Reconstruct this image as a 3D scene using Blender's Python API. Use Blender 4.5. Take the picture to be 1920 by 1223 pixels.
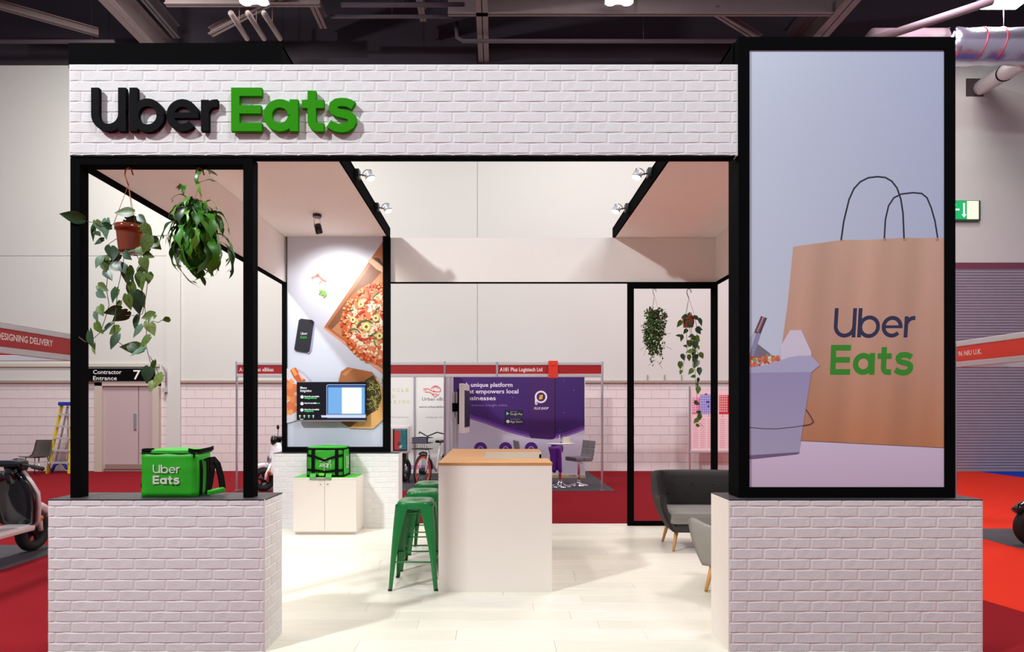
import bpy, bmesh, math, random
from mathutils import Vector, Matrix, Euler
R = math.radians
random.seed(7)
C = bpy.context.scene.collection
sc = bpy.context.scene
for o in list(bpy.data.objects): bpy.data.objects.remove(o)

# ---------------------------------------------------------------- camera (world: x right, y depth, z up, metres)
F, VX, VY, H = 1100.0, 930.0, 765.0, 1.55
cam = bpy.data.cameras.new('camera'); co = bpy.data.objects.new('camera', cam); C.objects.link(co)
co.location = (0, 0, H); co.rotation_euler = (R(90), 0, 0)
cam.sensor_width = 36; cam.lens = F / 1920 * 36
cam.shift_x = (960 - VX) / 1920; cam.shift_y = (VY - 611.5) / 1920
cam.clip_end = 200
sc.camera = co
sc.view_settings.view_transform = 'Standard'; sc.view_settings.look = 'None'
sc.view_settings.gamma = 1; sc.view_settings.use_curve_mapping = False
sc.view_settings.exposure = 0.0

# ---------------------------------------------------------------- world and hall lights
w = bpy.data.worlds.new('hall_air'); sc.world = w; w.use_nodes = True
w.node_tree.nodes['Background'].inputs[0].default_value = (0.80, 0.74, 0.86, 1)
w.node_tree.nodes['Background'].inputs[1].default_value = 0.33

def area(name, loc, target, size, power, col=(1, 1, 1), size_y=None, spread=180):
    l = bpy.data.lights.new(name, 'AREA'); l.energy = power; l.color = col
    l.shape = 'RECTANGLE'; l.size = size; l.size_y = size_y or size; l.spread = R(spread)
    o = bpy.data.objects.new(name, l); C.objects.link(o); o.location = loc
    o.rotation_euler = (Vector(target) - Vector(loc)).to_track_quat('-Z', 'Y').to_euler()
    return o
def spot(name, loc, target, power, angle=90, blend=.6, col=(1, 1, 1), rad=.05):
    l = bpy.data.lights.new(name, 'SPOT'); l.energy = power; l.color = col
    l.spot_size = R(angle); l.spot_blend = blend; l.shadow_soft_size = rad
    o = bpy.data.objects.new(name, l); C.objects.link(o); o.location = loc
    o.rotation_euler = (Vector(target) - Vector(loc)).to_track_quat('-Z', 'Y').to_euler()
    return o
KEY = area('high_bay_light', (-7.6, -1.6, 9.4), (-.9, 3.8, 2.6), .55, 1130, (.94, .98, 1))
area('high_bay_light', (3.5, -1.5, 9.0), (1.5, 4, 1.5), 2.5, 330, (.93, .96, 1))
area('high_bay_light', (-7, 10.3, 9.7), (-7.4, 14.2, 2), 1.6, 560, (1, 1, .92))
area('high_bay_light', (2.6, 10.3, 9.7), (2.0, 13.8, 0), 1.6, 230, (1, 1, .93))
area('high_bay_light', (8.5, 10.3, 9.7), (8.0, 12.6, 0), 1.6, 200, (1, .80, 1))
area('high_bay_light', (6.5, 6.0, 9.7), (5.8, 6.5, 0), 1.6, 470, (1, .93, .92))
area('high_bay_light', (-6.5, 5.5, 9.7), (-6.0, 6.0, 0), 1.6, 200, (1, .93, .92))
WARM = (1, .93, .80)

# ---------------------------------------------------------------- helpers
def lin(c):
    return tuple(((v / 255) / 12.92 if v / 255 <= .04045 else ((v / 255 + .055) / 1.055) ** 2.4) for v in c[:3])
def at(px, py, Y):
    return ((px - VX) * Y / F, Y, H - (py - VY) * Y / F)
def wx(px, Y): return (px - VX) * Y / F
def wz(py, Y): return H - (py - VY) * Y / F

MATS = {}
def mat(name, col, rough=.6, metal=0, emit=0, var=0, scale=20, bump=0, bscale=60, spec=.5, coat=0, wave=None, rnd=0):
    """procedural principled material; col is sRGB 0-255. var = noise colour variation, rnd = variation per object"""
    if name in MATS: return MATS[name]
    m = bpy.data.materials.new(name); m.use_nodes = True; nt = m.node_tree; n = nt.nodes; b = n['Principled BSDF']
    c = lin(col); b.inputs['Base Color'].default_value = (*c, 1)
    b.inputs['Roughness'].default_value = rough; b.inputs['Metallic'].default_value = metal
    b.inputs['Specular IOR Level'].default_value = spec; b.inputs['Coat Weight'].default_value = coat
    tc = n.new('ShaderNodeTexCoord')
    out = None
    if var or rnd:
        hsv = n.new('ShaderNodeHueSaturation'); hsv.inputs['Color'].default_value = (*c, 1)
        val = None
        if var:
            no = n.new('ShaderNodeTexNoise'); no.inputs['Scale'].default_value = scale; no.inputs['Detail'].default_value = 4
            if wave:
                mp = n.new('ShaderNodeMapping'); mp.inputs['Scale'].default_value = wave
                nt.links.new(tc.outputs['Object'], mp.inputs['Vector']); nt.links.new(mp.outputs[0], no.inputs['Vector'])
            else: nt.links.new(tc.outputs['Object'], no.inputs['Vector'])
            mr = n.new('ShaderNodeMapRange'); mr.inputs['From Min'].default_value = .3; mr.inputs['From Max'].default_value = .7
            mr.inputs['To Min'].default_value = 1 - var; mr.inputs['To Max'].default_value = 1 + var
            nt.links.new(no.outputs['Fac'], mr.inputs['Value']); val = mr.outputs[0]
        if rnd:
            oi = n.new('ShaderNodeObjectInfo')
            m2 = n.new('ShaderNodeMapRange'); m2.inputs['To Min'].default_value = 1 - rnd; m2.inputs['To Max'].default_value = 1 + rnd
            nt.links.new(oi.outputs['Random'], m2.inputs['Value'])
            if val:
                mm = n.new('ShaderNodeMath'); mm.operation = 'MULTIPLY'
                nt.links.new(val, mm.inputs[0]); nt.links.new(m2.outputs[0], mm.inputs[1]); val = mm.outputs[0]
            else: val = m2.outputs[0]
        nt.links.new(val, hsv.inputs['Value']); nt.links.new(hsv.outputs[0], b.inputs['Base Color'])
    if bump:
        nb = n.new('ShaderNodeTexNoise'); nb.inputs['Scale'].default_value = bscale; nb.inputs['Detail'].default_value = 3
        nt.links.new(tc.outputs['Object'], nb.inputs['Vector'])
        bp = n.new('ShaderNodeBump'); bp.inputs['Strength'].default_value = bump; bp.inputs['Distance'].default_value = .004
        nt.links.new(nb.outputs['Fac'], bp.inputs['Height']); nt.links.new(bp.outputs[0], b.inputs['Normal'])
    if emit:
        b.inputs['Emission Color'].default_value = (*c, 1); b.inputs['Emission Strength'].default_value = emit
    MATS[name] = m; return m
def print_mat(name, rough=.5, emit=0):
    m = bpy.data.materials.new(name); m.use_nodes = True; nt = m.node_tree; b = nt.nodes['Principled BSDF']
    a = nt.nodes.new('ShaderNodeAttribute'); a.attribute_name = 'ink'
    nt.links.new(a.outputs['Color'], b.inputs['Base Color']); b.inputs['Roughness'].default_value = rough
    if emit:
        nt.links.new(a.outputs['Color'], b.inputs['Emission Color']); b.inputs['Emission Strength'].default_value = emit
        b.inputs['Base Color'].default_value = (0, 0, 0, 1); nt.links.remove(b.inputs['Base Color'].links[0])
    return m
PRINT = print_mat('printed_ink', .45); SCREEN = print_mat('lit_screen', .3, 1.0)

M_BLACK = mat('matt_black_paint', (12, 12, 13), .85, var=.08, scale=3, spec=.02)
M_BLACKTOP = mat('charcoal_laminate', (58, 56, 62), .5)
M_BRICK = mat('white_brick_slip', (230, 230, 229), .75, var=.03, scale=9, bump=.35, bscale=45, rnd=.018)
M_MORTAR = mat('white_mortar', (230, 230, 229), .85)
M_WHITE = mat('white_panel', (236, 230, 224), .55, var=.01, scale=2)
M_LAM = mat('white_laminate', (236, 228, 218), .35)
M_CANOPY = mat('canopy_panel', (250, 243, 238), .7, var=.01, scale=2)
M_GREEN = mat('green_gloss_metal', (14, 116, 54), .3, coat=.3)
M_GREENTOP = mat('green_laminate', (70, 190, 50), .4)
M_WOOD = mat('bamboo_worktop', (192, 140, 84), .4, var=.10, scale=8, wave=(1, 8, 8))
M_OAK = mat('oak_leg', (205, 150, 85), .45, var=.10, scale=10)
M_ALU = mat('aluminium', (205, 205, 212), .3, .9)
M_ALUM = mat('aluminium_matt', (198, 196, 200), .45, .4)
M_CHROME = mat('chrome', (225, 225, 230), .08, 1)
M_RUBBER = mat('black_rubber', (26, 25, 26), .7)
M_PLASTIC = mat('black_plastic', (20, 20, 22), .3)
M_REDF = mat('red_fascia_panel', (168, 20, 26), .4)
M_REDF2 = mat('orange_red_fascia_panel', (224, 50, 20), .4)
M_TEXT = mat('white_vinyl_text', (240, 236, 232), .5)

class MB:
    def __init__(s): s.v = []; s.f = []; s.m = []; s.s = []
    def add(s, vs, fs, mi=0, sm=False):
        o = len(s.v); s.v += [tuple(v) for v in vs]
        for f in fs: s.f.append(tuple(i + o for i in f)); s.m.append(mi); s.s.append(sm)
        return s
    def box(s, x0, x1, y0, y1, z0, z1, mi=0, b=0):
        if b:
            b = min(b, (x1-x0)*.49, (y1-y0)*.49, (z1-z0)*.49)
            bm = bmesh.new(); bmesh.ops.create_cube(bm, size=1)
            for v in bm.verts: v.co = Vector(((x0+x1)/2 + v.co.x*(x1-x0), (y0+y1)/2 + v.co.y*(y1-y0), (z0+z1)/2 + v.co.z*(z1-z0)))
            bmesh.ops.bevel(bm, geom=bm.edges[:], offset=b, segments=2, profile=.6, affect='EDGES')
            bm.verts.index_update()
            s.add([v.co[:] for v in bm.verts], [[v.index for v in f.verts] for f in bm.faces], mi, False); bm.free(); return s
        v = [(x0,y0,z0),(x1,y0,z0),(x1,y1,z0),(x0,y1,z0),(x0,y0,z1),(x1,y0,z1),(x1,y1,z1),(x0,y1,z1)]
        return s.add(v, [(3,2,1,0),(4,5,6,7),(0,1,5,4),(1,2,6,5),(2,3,7,6),(3,0,4,7)], mi)
    def obox(s, p, q, w, d, mi=0, up=(0, 0, 1)):
        """bar from p to q, w wide (sideways) and d deep"""
        p, q = Vector(p), Vector(q); t = (q-p).normalized(); u = Vector(up)
        if abs(t.dot(u)) > .98: u = Vector((0, 1, 0))
        a = t.cross(u).normalized()*w/2; b = a.cross(t).normalized()*d/2
        v = [p-a-b, p+a-b, p+a+b, p-a+b, q-a-b, q+a-b, q+a+b, q-a+b]
        return s.add(v, [(3,2,1,0),(4,5,6,7),(0,1,5,4),(1,2,6,5),(2,3,7,6),(3,0,4,7)], mi)
    def tube(s, pts, r, n=8, mi=0, closed=False, cap=True):
        pts = [Vector(p) for p in pts]; N = len(pts); rr = r if isinstance(r, (list, tuple)) else [r]*N
        vs = []; prev = None
        for i, p in enumerate(pts):
            if closed: t = (pts[(i+1) % N] - pts[i-1]).normalized()
            else: t = (pts[min(i+1, N-1)] - pts[max(i-1, 0)]).normalized()
            if prev is None:
                a = t.orthogonal().normalized()
            else:
                a = (prev - t*prev.dot(t)); a = a.normalized() if a.length > 1e-6 else t.orthogonal().normalized()
            prev = a; b = t.cross(a)
            for k in range(n):
                th = 2*math.pi*k/n; vs.append(p + (a*math.cos(th)+b*math.sin(th))*rr[i])
        fs = []
        for i in range(N if closed else N-1):
            j = (i+1) % N
            for k in range(n): fs.append((i*n+k, i*n+(k+1) % n, j*n+(k+1) % n, j*n+k))
        if not closed and cap: fs += [tuple(range(n-1, -1, -1)), tuple((N-1)*n+k for k in range(n))]
        return s.add(vs, fs, mi, True)
    def lathe(s, prof, c=(0, 0, 0), n=24, mi=0, axis='z', sm=True):
        vs = []; fs = []
        for (r, h) in prof:
            for k in range(n):
                th = 2*math.pi*k/n; x, y = r*math.cos(th), r*math.sin(th)
                p = (x, y, h) if axis == 'z' else ((x, h, y) if axis == 'y' else (h, x, y))
                vs.append((p[0]+c[0], p[1]+c[1], p[2]+c[2]))
        for i in range(len(prof)-1):
            for k in range(n): fs.append((i*n+k, i*n+(k+1) % n, (i+1)*n+(k+1) % n, (i+1)*n+k))
        return s.add(vs, fs, mi, sm)
    def prism(s, poly, fn, d0, d1, mi=0):
        """poly of 2-D points, fn(a,b,d)->xyz, extruded from d0 to d1"""
        n = len(poly); v = [fn(a, b, d0) for a, b in poly] + [fn(a, b, d1) for a, b in poly]
        return s.add(v, [tuple(range(n)), tuple(range(2*n-1, n-1, -1))] + [(i, (i+1) % n, n+(i+1) % n, n+i) for i in range(n)], mi)
    def xf(s, M):
        s.v = [tuple(M @ Vector(v)) for v in s.v]; return s
    def mesh(s, name, mats):
        me = bpy.data.meshes.new(name); me.from_pydata(s.v, [], s.f)
        for m in (mats if isinstance(mats, (list, tuple)) else [mats]): me.materials.append(m)
        me.polygons.foreach_set('material_index', s.m); me.polygons.foreach_set('use_smooth', s.s); me.update()
        return me
def link(name, me, parent=None, loc=(0, 0, 0), rot=(0, 0, 0), scale=None):
    o = bpy.data.objects.new(name, me); C.objects.link(o); o.parent = parent
    o.location = loc; o.rotation_euler = rot
    if scale: o.scale = scale
    return o
def obj(name, mb, mats, parent=None, world=True, bevel=0, label=None, stuff=False):
    """one mesh object. world=True: the mesh is in world coordinates and the parent (never rotated) has its own place"""
    if world and parent is not None:
        L = Vector((0, 0, 0)); p = parent
        while p is not None: L += p.location; p = p.parent
        mb.v = [tuple(Vector(v) - L) for v in mb.v]
    o = link(name, mb.mesh(name, mats), parent)
    if bevel:
        md = o.modifiers.new('bevel', 'BEVEL'); md.width = bevel; md.segments = 2; md.limit_method = 'ANGLE'
    if label: o['label'] = label
    if stuff: o['kind'] = 'stuff'
    return o
def thing(name, label, cat, loc=(0, 0, 0), rz=0, group=None):
    o = bpy.data.objects.new(name, None); C.objects.link(o); o.location = loc; o.rotation_euler = (0, 0, rz)
    o.empty_display_size = .1
    return tag(o, label, cat, group)
def tag(o, label, cat, group=None):
    o['label'] = label; o['category'] = cat
    if group: o['group'] = group
    return o
def solo(name, mb, mats, label, cat, group=None, bevel=0):
    L = Vector((sum(v[0] for v in mb.v)/len(mb.v), sum(v[1] for v in mb.v)/len(mb.v), min(v[2] for v in mb.v)))
    mb.v = [tuple(Vector(v)-L) for v in mb.v]
    o = link(name, mb.mesh(name, mats), None, L)
    if bevel:
        md = o.modifiers.new('bevel', 'BEVEL'); md.width = bevel; md.segments = 2; md.limit_method = 'ANGLE'
    return tag(o, label, cat, group)
def struct(name, mb, mats, parent=None):
    o = link(name, mb.mesh(name, mats), parent)
    if parent is None: o['kind'] = 'structure'
    return o
def copy_tree(o, parent=None):
    c = o.copy(); C.objects.link(c); c.parent = parent
    for ch in list(o.children): copy_tree(ch, c)
    return c

# ---------------------------------------------------------------- lettering
def stroke(path, w):
    P = [Vector((a, b)) for a, b in path]; P = [p for i, p in enumerate(P) if i == 0 or (p-P[i-1]).length > 1e-4]; n = len(P); L = []; Rr = []
    for i, p in enumerate(P):
        if i == 0: t = (P[1]-p).normalized(); nn = Vector((-t.y, t.x)); k = 1
        elif i == n-1: t = (p-P[i-1]).normalized(); nn = Vector((-t.y, t.x)); k = 1
        else:
            t1 = (p-P[i-1]).normalized(); t2 = (P[i+1]-p).normalized(); t = (t1+t2).normalized(); nn = Vector((-t.y, t.x))
            k = 1/max(.35, nn.dot(Vector((-t1.y, t1.x))))
        L.append(p+nn*w/2*k); Rr.append(p-nn*w/2*k)
    return [[tuple(L[i]), tuple(L[i+1]), tuple(Rr[i+1]), tuple(Rr[i])] for i in range(n-1)]
def arc(cx, cy, r, a0, a1, n=24, ry=None):
    ry = ry or r
    return [(cx+r*math.cos(R(a0+(a1-a0)*i/n)), cy+ry*math.sin(R(a0+(a1-a0)*i/n))) for i in range(n+1)]
def rect(x0, y0, x1, y1): return [[(x0, y0), (x1, y0), (x1, y1), (x0, y1)]]
def glyph(ch, w):
    """letters of the logo, y up, cap height 1; returns quads and advance"""
    h = w/2
    if ch == 'U': return [stroke([(h, 1), (h, .39)] + arc(.395, .39, .395-h, 180, 360, 20) + [(.79-h, 1)], w), rect(.79-w, 0, .79, .5)], .79
    if ch == 'b': return [rect(0, 0, w, 1), stroke(arc(.41, .365, .385-h, 0, 360, 32), w)], .795
    if ch == 'e': return [stroke(arc(.37, .365, .37-h, 5, 318, 30), w), rect(w*.6, .365-w*.36, .74, .365+w*.36)], .74
    if ch == 'r': return [rect(0, 0, w, .72), stroke(arc(.33, .40, .33-h, 175, 95, 10) + [(.38, .73-h)], w)], .38
    if ch == 'E': return [rect(0, 0, w, 1) + rect(w, 0, .71, w) + rect(w, 1-w, .71, 1) + rect(w, .5-h, .69, .5+h)], .71
    if ch == 'a': return [stroke(arc(.37, .365, .37-h, 0, 360, 32), w), rect(.78-w, 0, .78, .73)], .78
    if ch == 't': return [stroke([(.13+h, .93), (.13+h, .25)] + arc(.13+h+.14, .23, .14, 180, 262, 8) + [(.5, .09)], w), rect(0, .72-w, .5, .72)], .52
    if ch == 's':
        p = arc(.335, .53, .20, 20, 250, 14, .125)[:-2] + arc(.335, .215, .235, 90, -160, 16, .14)
        p = [(.60, .585), (.52, .635), (.42, .665), (.32, .67), (.21, .655), (.14, .60), (.125, .535), (.16, .465), (.25, .425), (.38, .395), (.49, .37), (.565, .31), (.575, .22), (.53, .14), (.44, .085), (.33, .07), (.2, .085), (.10, .13), (.03, .175)]
        return [stroke(p, w)], .68
def logo_word(word, w, gap=.07):
    out = []; x = 0
    for ch in word:
        q, adv = glyph(ch, w); out.append((ch, x, q)); x += adv + gap
    return out, x-gap
_fc = {}
def text_tris(s, bold=0.0):
    """default font text as triangles, cap height 1, starting at x=0"""
    if (s, bold) in _fc: return _fc[(s, bold)]
    cu = bpy.data.curves.new('t', 'FONT'); cu.body = s; cu.size = 1; cu.resolution_u = 2; cu.offset = bold
    ob = bpy.data.objects.new('t', cu); C.objects.link(ob)
    dg = bpy.context.evaluated_depsgraph_get(); me = bpy.data.meshes.new_from_object(ob.evaluated_get(dg))
    bm = bmesh.new(); bm.from_mesh(me); bmesh.ops.triangulate(bm, faces=bm.faces[:])
    T = [[(v.co.x/.70, v.co.y/.70) for v in f.verts] for f in bm.faces]; bm.free()
    bpy.data.objects.remove(ob); bpy.data.curves.remove(cu); bpy.data.meshes.remove(me)
    x0 = min(p[0] for t in T for p in t); x1 = max(p[0] for t in T for p in t)
    _fc[(s, bold)] = (T, x0, x1); return _fc[(s, bold)]
def text_fit(s, x0, y0, x1, cap, bold=.0):
    """triangles of a text scaled so it runs from x0 to x1 with cap height cap (baseline y0), y up"""
    T, a, b = text_tris(s, bold); k = (x1-x0)/(b-a)
    return [[(x0+(p[0]-a)*k, y0+p[1]*cap) for p in t] for t in T]

def clip(poly, x0, x1, y0, y1):
    def cut(P, inside, inter):
        out = []
        for i in range(len(P)):
            a, b = P[i-1], P[i]
            if inside(b):
                if not inside(a): out.append(inter(a, b))
                out.append(b)
            elif inside(a): out.append(inter(a, b))
        return out
    def ix(x): return lambda a, b: (x, a[1]+(b[1]-a[1])*(x-a[0])/(b[0]-a[0]))
    def iy(y): return lambda a, b: (a[0]+(b[0]-a[0])*(y-a[1])/(b[1]-a[1]), y)
    for ins, it in ((lambda p: p[0] >= x0, ix(x0)), (lambda p: p[0] <= x1, ix(x1)), (lambda p: p[1] >= y0, iy(y0)), (lambda p: p[1] <= y1, iy(y1))):
        poly = cut(poly, ins, it)
        if len(poly) < 3: return []
    return poly
class Print:
    """flat print: polygons of ink, one mesh with a colour attribute; coordinates are given in the print's own 2-D frame
    and fn maps (a, b, lift) to the world"""
    def __init__(s, fn, bounds=None): s.fn = fn; s.b = bounds; s.v = []; s.f = []; s.c = []; s.k = 0
    def poly(s, pts, col, fresh=True):
        if fresh: s.k += 1
        f = None
        if callable(col): f = col
        P = clip(list(pts), *s.b) if s.b else list(pts)
        if len(P) < 3: return
        o = len(s.v); s.v += [s.fn(a, b, s.k*.00003) for a, b in P]
        s.f.append(tuple(range(o, o+len(P)))); s.c.append([lin(f(*p)) if f else lin(col) for p in P])
    def grid(s, x0, x1, y0, y1, nx, ny, f):
        s.k += 1
        for i in range(nx):
            for j in range(ny):
                a0, a1 = x0+(x1-x0)*i/nx, x0+(x1-x0)*(i+1)/nx; b0, b1 = y0+(y1-y0)*j/ny, y0+(y1-y0)*(j+1)/ny
                s.poly([(a0, b0), (a1, b0), (a1, b1), (a0, b1)], f, False)
    def quads(s, qs, col):
        s.k += 1
        for q in qs: s.poly(q, col, False)
    def line(s, path, wd, col): s.quads(stroke(path, wd), col)
    def disc(s, x, y, r, col, n=20, ry=None, a=0, j=0):
        ry = ry or r; P = []
        for i in range(n):
            t = 2*math.pi*i/n; q = 1 + (random.random()-.5)*j; u, v = r*q*math.cos(t), ry*q*math.sin(t)
            P.append((x+u*math.cos(a)-v*math.sin(a), y+u*math.sin(a)+v*math.cos(a)))
        s.poly(P, col)
    def text(s, t, x0, base, x1, cap, col, bold=0, sl=0):
        """y down frame"""
        s.quads([[(p[0] + sl*p[1], base-p[1]) for p in q] for q in text_fit(t, x0, 0, x1, cap, bold)], col)
    def build(s, name, parent, m=PRINT):
        L = Vector((0, 0, 0)); p = parent
        while p is not None: L += p.location; p = p.parent
        me = bpy.data.meshes.new(name); me.from_pydata([tuple(Vector(v)-L) for v in s.v], [], s.f); me.materials.append(m)
        ca = me.color_attributes.new('ink', 'FLOAT_COLOR', 'CORNER'); i = 0
        flat = []
        for cs in s.c:
            for c in cs: flat += [c[0], c[1], c[2], 1]
        ca.data.foreach_set('color', flat); me.update()
        return link(name, me, parent)
def facing(Y):  # print facing the camera side at depth Y, in photo pixels of that plane
    return lambda a, b, d: ((a-VX)*Y/F, Y-.0004-d, H-(b-VY)*Y/F)

# ================================================================= THE HALL
WB = 14.7; FZ = -.04
mb = MB().box(-16, 17, -7, WB+.3, FZ-.1, FZ)
M_CARPET = mat('crimson_carpet', (132, 20, 30), .95, var=.06, scale=150, bump=.3, bscale=400, spec=.1)
struct('floor', mb, M_CARPET)
def rug(poly, m, label, th=.004, base=0):
    b = MB().prism(poly, lambda a, c, d: (a, c, d), FZ+base, FZ+th); return solo('carpet', b, m, label, 'carpet')
M_BRIGHT = mat('scarlet_carpet', (214, 50, 32), .95, var=.05, scale=150, bump=.3, bscale=400, spec=.1)
M_GREYC = mat('grey_carpet', (84, 80, 86), .95, var=.06, scale=150, bump=.3, bscale=400, spec=.1)
M_BLUEC = mat('blue_carpet', (20, 60, 170), .95, spec=.1)
rug([(3.95, 5.1), (4.22, 4.1), (16, 4.1), (16, 14.6), (5.4, 14.6), (3.95, 8)], M_BRIGHT, 'bright scarlet carpet right of the stand, reaching the roller shutter')
rug([(5.9, 2), (14, 2), (14, 7.69), (5.9, 7.69)], M_GREYC, 'dark grey carpet at the right edge under the scooter', .007, .004)
rug([(12, 8.5), (16, 8.5), (16, 14.6), (12, 14.6)], M_BLUEC, 'small wedge of blue carpet by the roller shutter', .007, .004)
rug([(-12, 2), (-4.84, 2), (-4.84, 6.78), (-12, 6.78)], M_GREYC, 'dark grey carpet under the black scooter at far left', .005)
rug([(-5.0, 11.2), (2.28, 11.2), (2.28, 14.6), (-5.0, 14.6)], M_GREYC, 'grey carpet under the far booth with bar stools and bikes', .005)

# back wall: smooth panels above, painted blocks below
M_WALL = mat('painted_wall_panel', (208, 206, 202), .8, var=.012, scale=.6)
M_BLOCK = mat('painted_block', (226, 212, 212), .8, var=.02, scale=6, bump=.2, bscale=60, rnd=.012)
M_JOINT = mat('painted_joint', (206, 194, 194), .9)
zl = wz(716, WB)
wall = struct('wall_back', MB().box(-16, 17, WB+.02, WB+.3, FZ, 10.14), M_JOINT)
SH0, SH1, SHT = 10.2, 16.5, wz(505, WB)   # roller shutter opening
def wpanel(x0, x1, z0, z1):
    g = .006; return obj('panel', MB().box(x0+g, x1-g, WB, WB+.03, z0+g, z1-g), M_WALL, wall)
zs = wz(480, WB)
xs = [-16, wx(315, WB)]
wpanel(-16, xs[1], zs, 10.14); wpanel(-16, xs[1], zl, zs)
wpanel(xs[1], wx(895, WB), zl, 10.14); wpanel(wx(895, WB), 6.9, zl, 10.14); wpanel(6.9, SH0, zl, 10.14)
wpanel(SH0, 17, SHT+.16, 10.14)
# block courses
bh, bl = .2272, .44
rows = 10; nb = 0; hidden = MB(); cache = {}
def block_mesh(w_, h_):
    k = (round(w_, 3), round(h_, 3))
    if k not in cache:
        e = .003; b = MB()
        q = .0012; v = [(q, 0, e), (w_-q, 0, e), (w_-q, 0, h_-e), (q, 0, h_-e), (q+.001, -.007, e+.003), (w_-q-.001, -.007, e+.003), (w_-q-.001, -.007, h_-e-.003), (q+.001, -.007, h_-e-.003)]
        b.add(v, [(4, 5, 6, 7), (0, 1, 5, 4), (1, 2, 6, 5), (2, 3, 7, 6), (3, 0, 4, 7)]); cache[k] = b.mesh('block', M_BLOCK)
    return cache[k]
def seen(px): return (-12 < px < 134) or (163 < px < 185) or (300 < px < 316) or (340 < px < 458) or (483 < px < 531) or (1098 < px < 1180) or (1186 < px < 1340) or (1343 < px < 1370)
D0, D1 = wx(184, WB), wx(300, WB)
for r_ in range(rows):
    z0 = FZ + r_*bh; z1 = min(z0+bh, zl)
    if z1-z0 < .03: continue
    x = -15.9 - (bl/2 if r_ % 2 else 0)
    while x < SH0:
        a, b_ = max(x, -16), min(x+bl, SH0)
        if not (b_ > D0 and a < D1 and z0 < 2.25):
            p0, p1 = VX + a*F/WB, VX + b_*F/WB
            if seen(p0) or seen(p1) or seen((p0+p1)/2):
                link('block', block_mesh(b_-a, z1-z0), wall, (a, WB+.012, z0)); nb += 1
            else:
                hidden.box(a+.006, b_-.006, WB, WB+.02, z0+.006, z1-.006)
        else:
            for (a2, b2) in ((a, min(b_, D0)), (max(a, D1), b_)):
                if b2-a2 > .03: link('block', block_mesh(b2-a2, z1-z0), wall, (a2, WB+.012, z0)); nb += 1
        x += bl
h_ = obj('block_courses', hidden, M_BLOCK, wall); h_['kind'] = 'stuff'
# ledge on top of the blocks, conduit, pilaster
M_LEDGE = mat('beige_ledge', (168, 150, 140), .7)
M_BEIGE = mat('beige_trunking', (205, 196, 180), .6)
struct('trim_1', MB().box(-16, D0, WB-.06, WB, zl-.03, zl+.03).box(wx(340, WB), SH0, WB-.06, WB, zl-.03, zl+.03), M_LEDGE)
struct('trim_2', MB().box(-16, wx(300, WB), WB-.05, WB, wz(688, WB), wz(682, WB)), M_BEIGE)
struct('trim_3', MB().box(wx(314, WB), wx(340, WB), WB-.05, WB+.02, FZ, 10.1), M_WALL)
struct('trim_4', MB().box(SH0, 17, WB-.03, WB+.1, SHT+.0, SHT+.16), mat('maroon_lintel', (120, 60, 80), .6))
b = MB()
for p_ in (1214, 1246, 1278): b.box(wx(p_, WB)-.012, wx(p_, WB)+.012, WB-.03, WB, zl+.03, zl+.17)
struct('trim_5', b, M_LEDGE)
# roller shutter: slats
sh = MB(); z = FZ
M_SHUT = mat('grey_shutter_slats', (172, 160, 172), .45, .3, var=.03, scale=3)
prof = [(0, 0), (-.018, .012), (-.022, .035), (-.018, .056), (0, .068)]
while z < SHT:
    vs = [(x_, WB-.005+a, z+b_) for (a, b_) in prof for x_ in (SH0, 17)]
    sh.add(vs, [(2*i, 2*i+1, 2*i+3, 2*i+2) for i in range(4)], 0, False); z += .070
sh.box(SH0, 17, WB-.04, WB, FZ, FZ+.06)
shut = struct('door_2', MB().box(SH0, 17, WB+.005, WB+.03, FZ, SHT), M_SHUT)
obj('shutter_slats', sh, M_SHUT, shut, stuff=True)
# ceiling
M_DECK = mat('dark_roof_deck', (44, 36, 46), .9, var=.15, scale=.5)
struct('ceiling', MB().box(-16, 17, -7, WB+.3, 11.9, 12.1).box(-16, 17, WB-.02, WB+.3, 10.14, 11.9), M_DECK)
M_BEAM = mat('painted_roof_steel', (112, 96, 98), .7, var=.06, scale=2)
M_BEAMD = mat('dark_roof_steel', (70, 58, 66), .7, var=.1, scale=2)
bz = 10.2
def beam(p, q, w_, h2, label, m=M_BEAM, name='roof_beam'):
    b = MB()
    b.obox((p[0], p[1], p[2]+.012), (q[0], q[1], q[2]+.012), w_, .024)
    b.obox((p[0], p[1], p[2]+h2/2), (q[0], q[1], q[2]+h2/2), .02, h2)
    b.obox((p[0], p[1], p[2]+h2), (q[0], q[1], q[2]+h2), w_, .024)
    return solo(name, b, m, label, 'beam')
beam((wx(907, WB), 8, bz), (wx(907, WB), WB, bz), .26, .5, 'wide steel roof beam directly above the middle of the brick header')
beam((wx(801, WB), 8, bz+.5), (wx(801, WB), 13.9, bz+.5), .15, .3, 'narrow steel roof beam just left of the wide middle beam')
beam((wx(622, WB), 8, bz+.4), (wx(622, WB), 14.0, bz+.4), .17, .3, 'narrow slanting roof beam above the green lettering')
beam((wx(318, WB)-.1, 8, bz), (wx(318, WB)-.1, WB, bz), .32, .55, 'broad roof beam rising over the left canopy')
beam((wx(352, WB), 8, bz+.3), (wx(352, WB), 14.2, bz+.3), .16, .3, 'slim dark roof beam running beside the broad left beam', M_BEAMD)
beam((wx(1497, WB), 8, bz), (wx(1497, WB), WB, bz), .34, .6, 'broad roof beam to the left of the tall poster pillar top')
beam((wx(1475, WB), 8, bz+.5), (wx(1475, WB), WB, bz+.5), .2, .3, 'dark roof beam beside the broad one near the poster pillar', M_BEAMD)
beam((wx(840, 12.9), 12.9, bz), (wx(1560, 12.9), 12.9, bz), .12, .4, 'cross beam spanning right of the wide middle roof beam')
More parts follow.
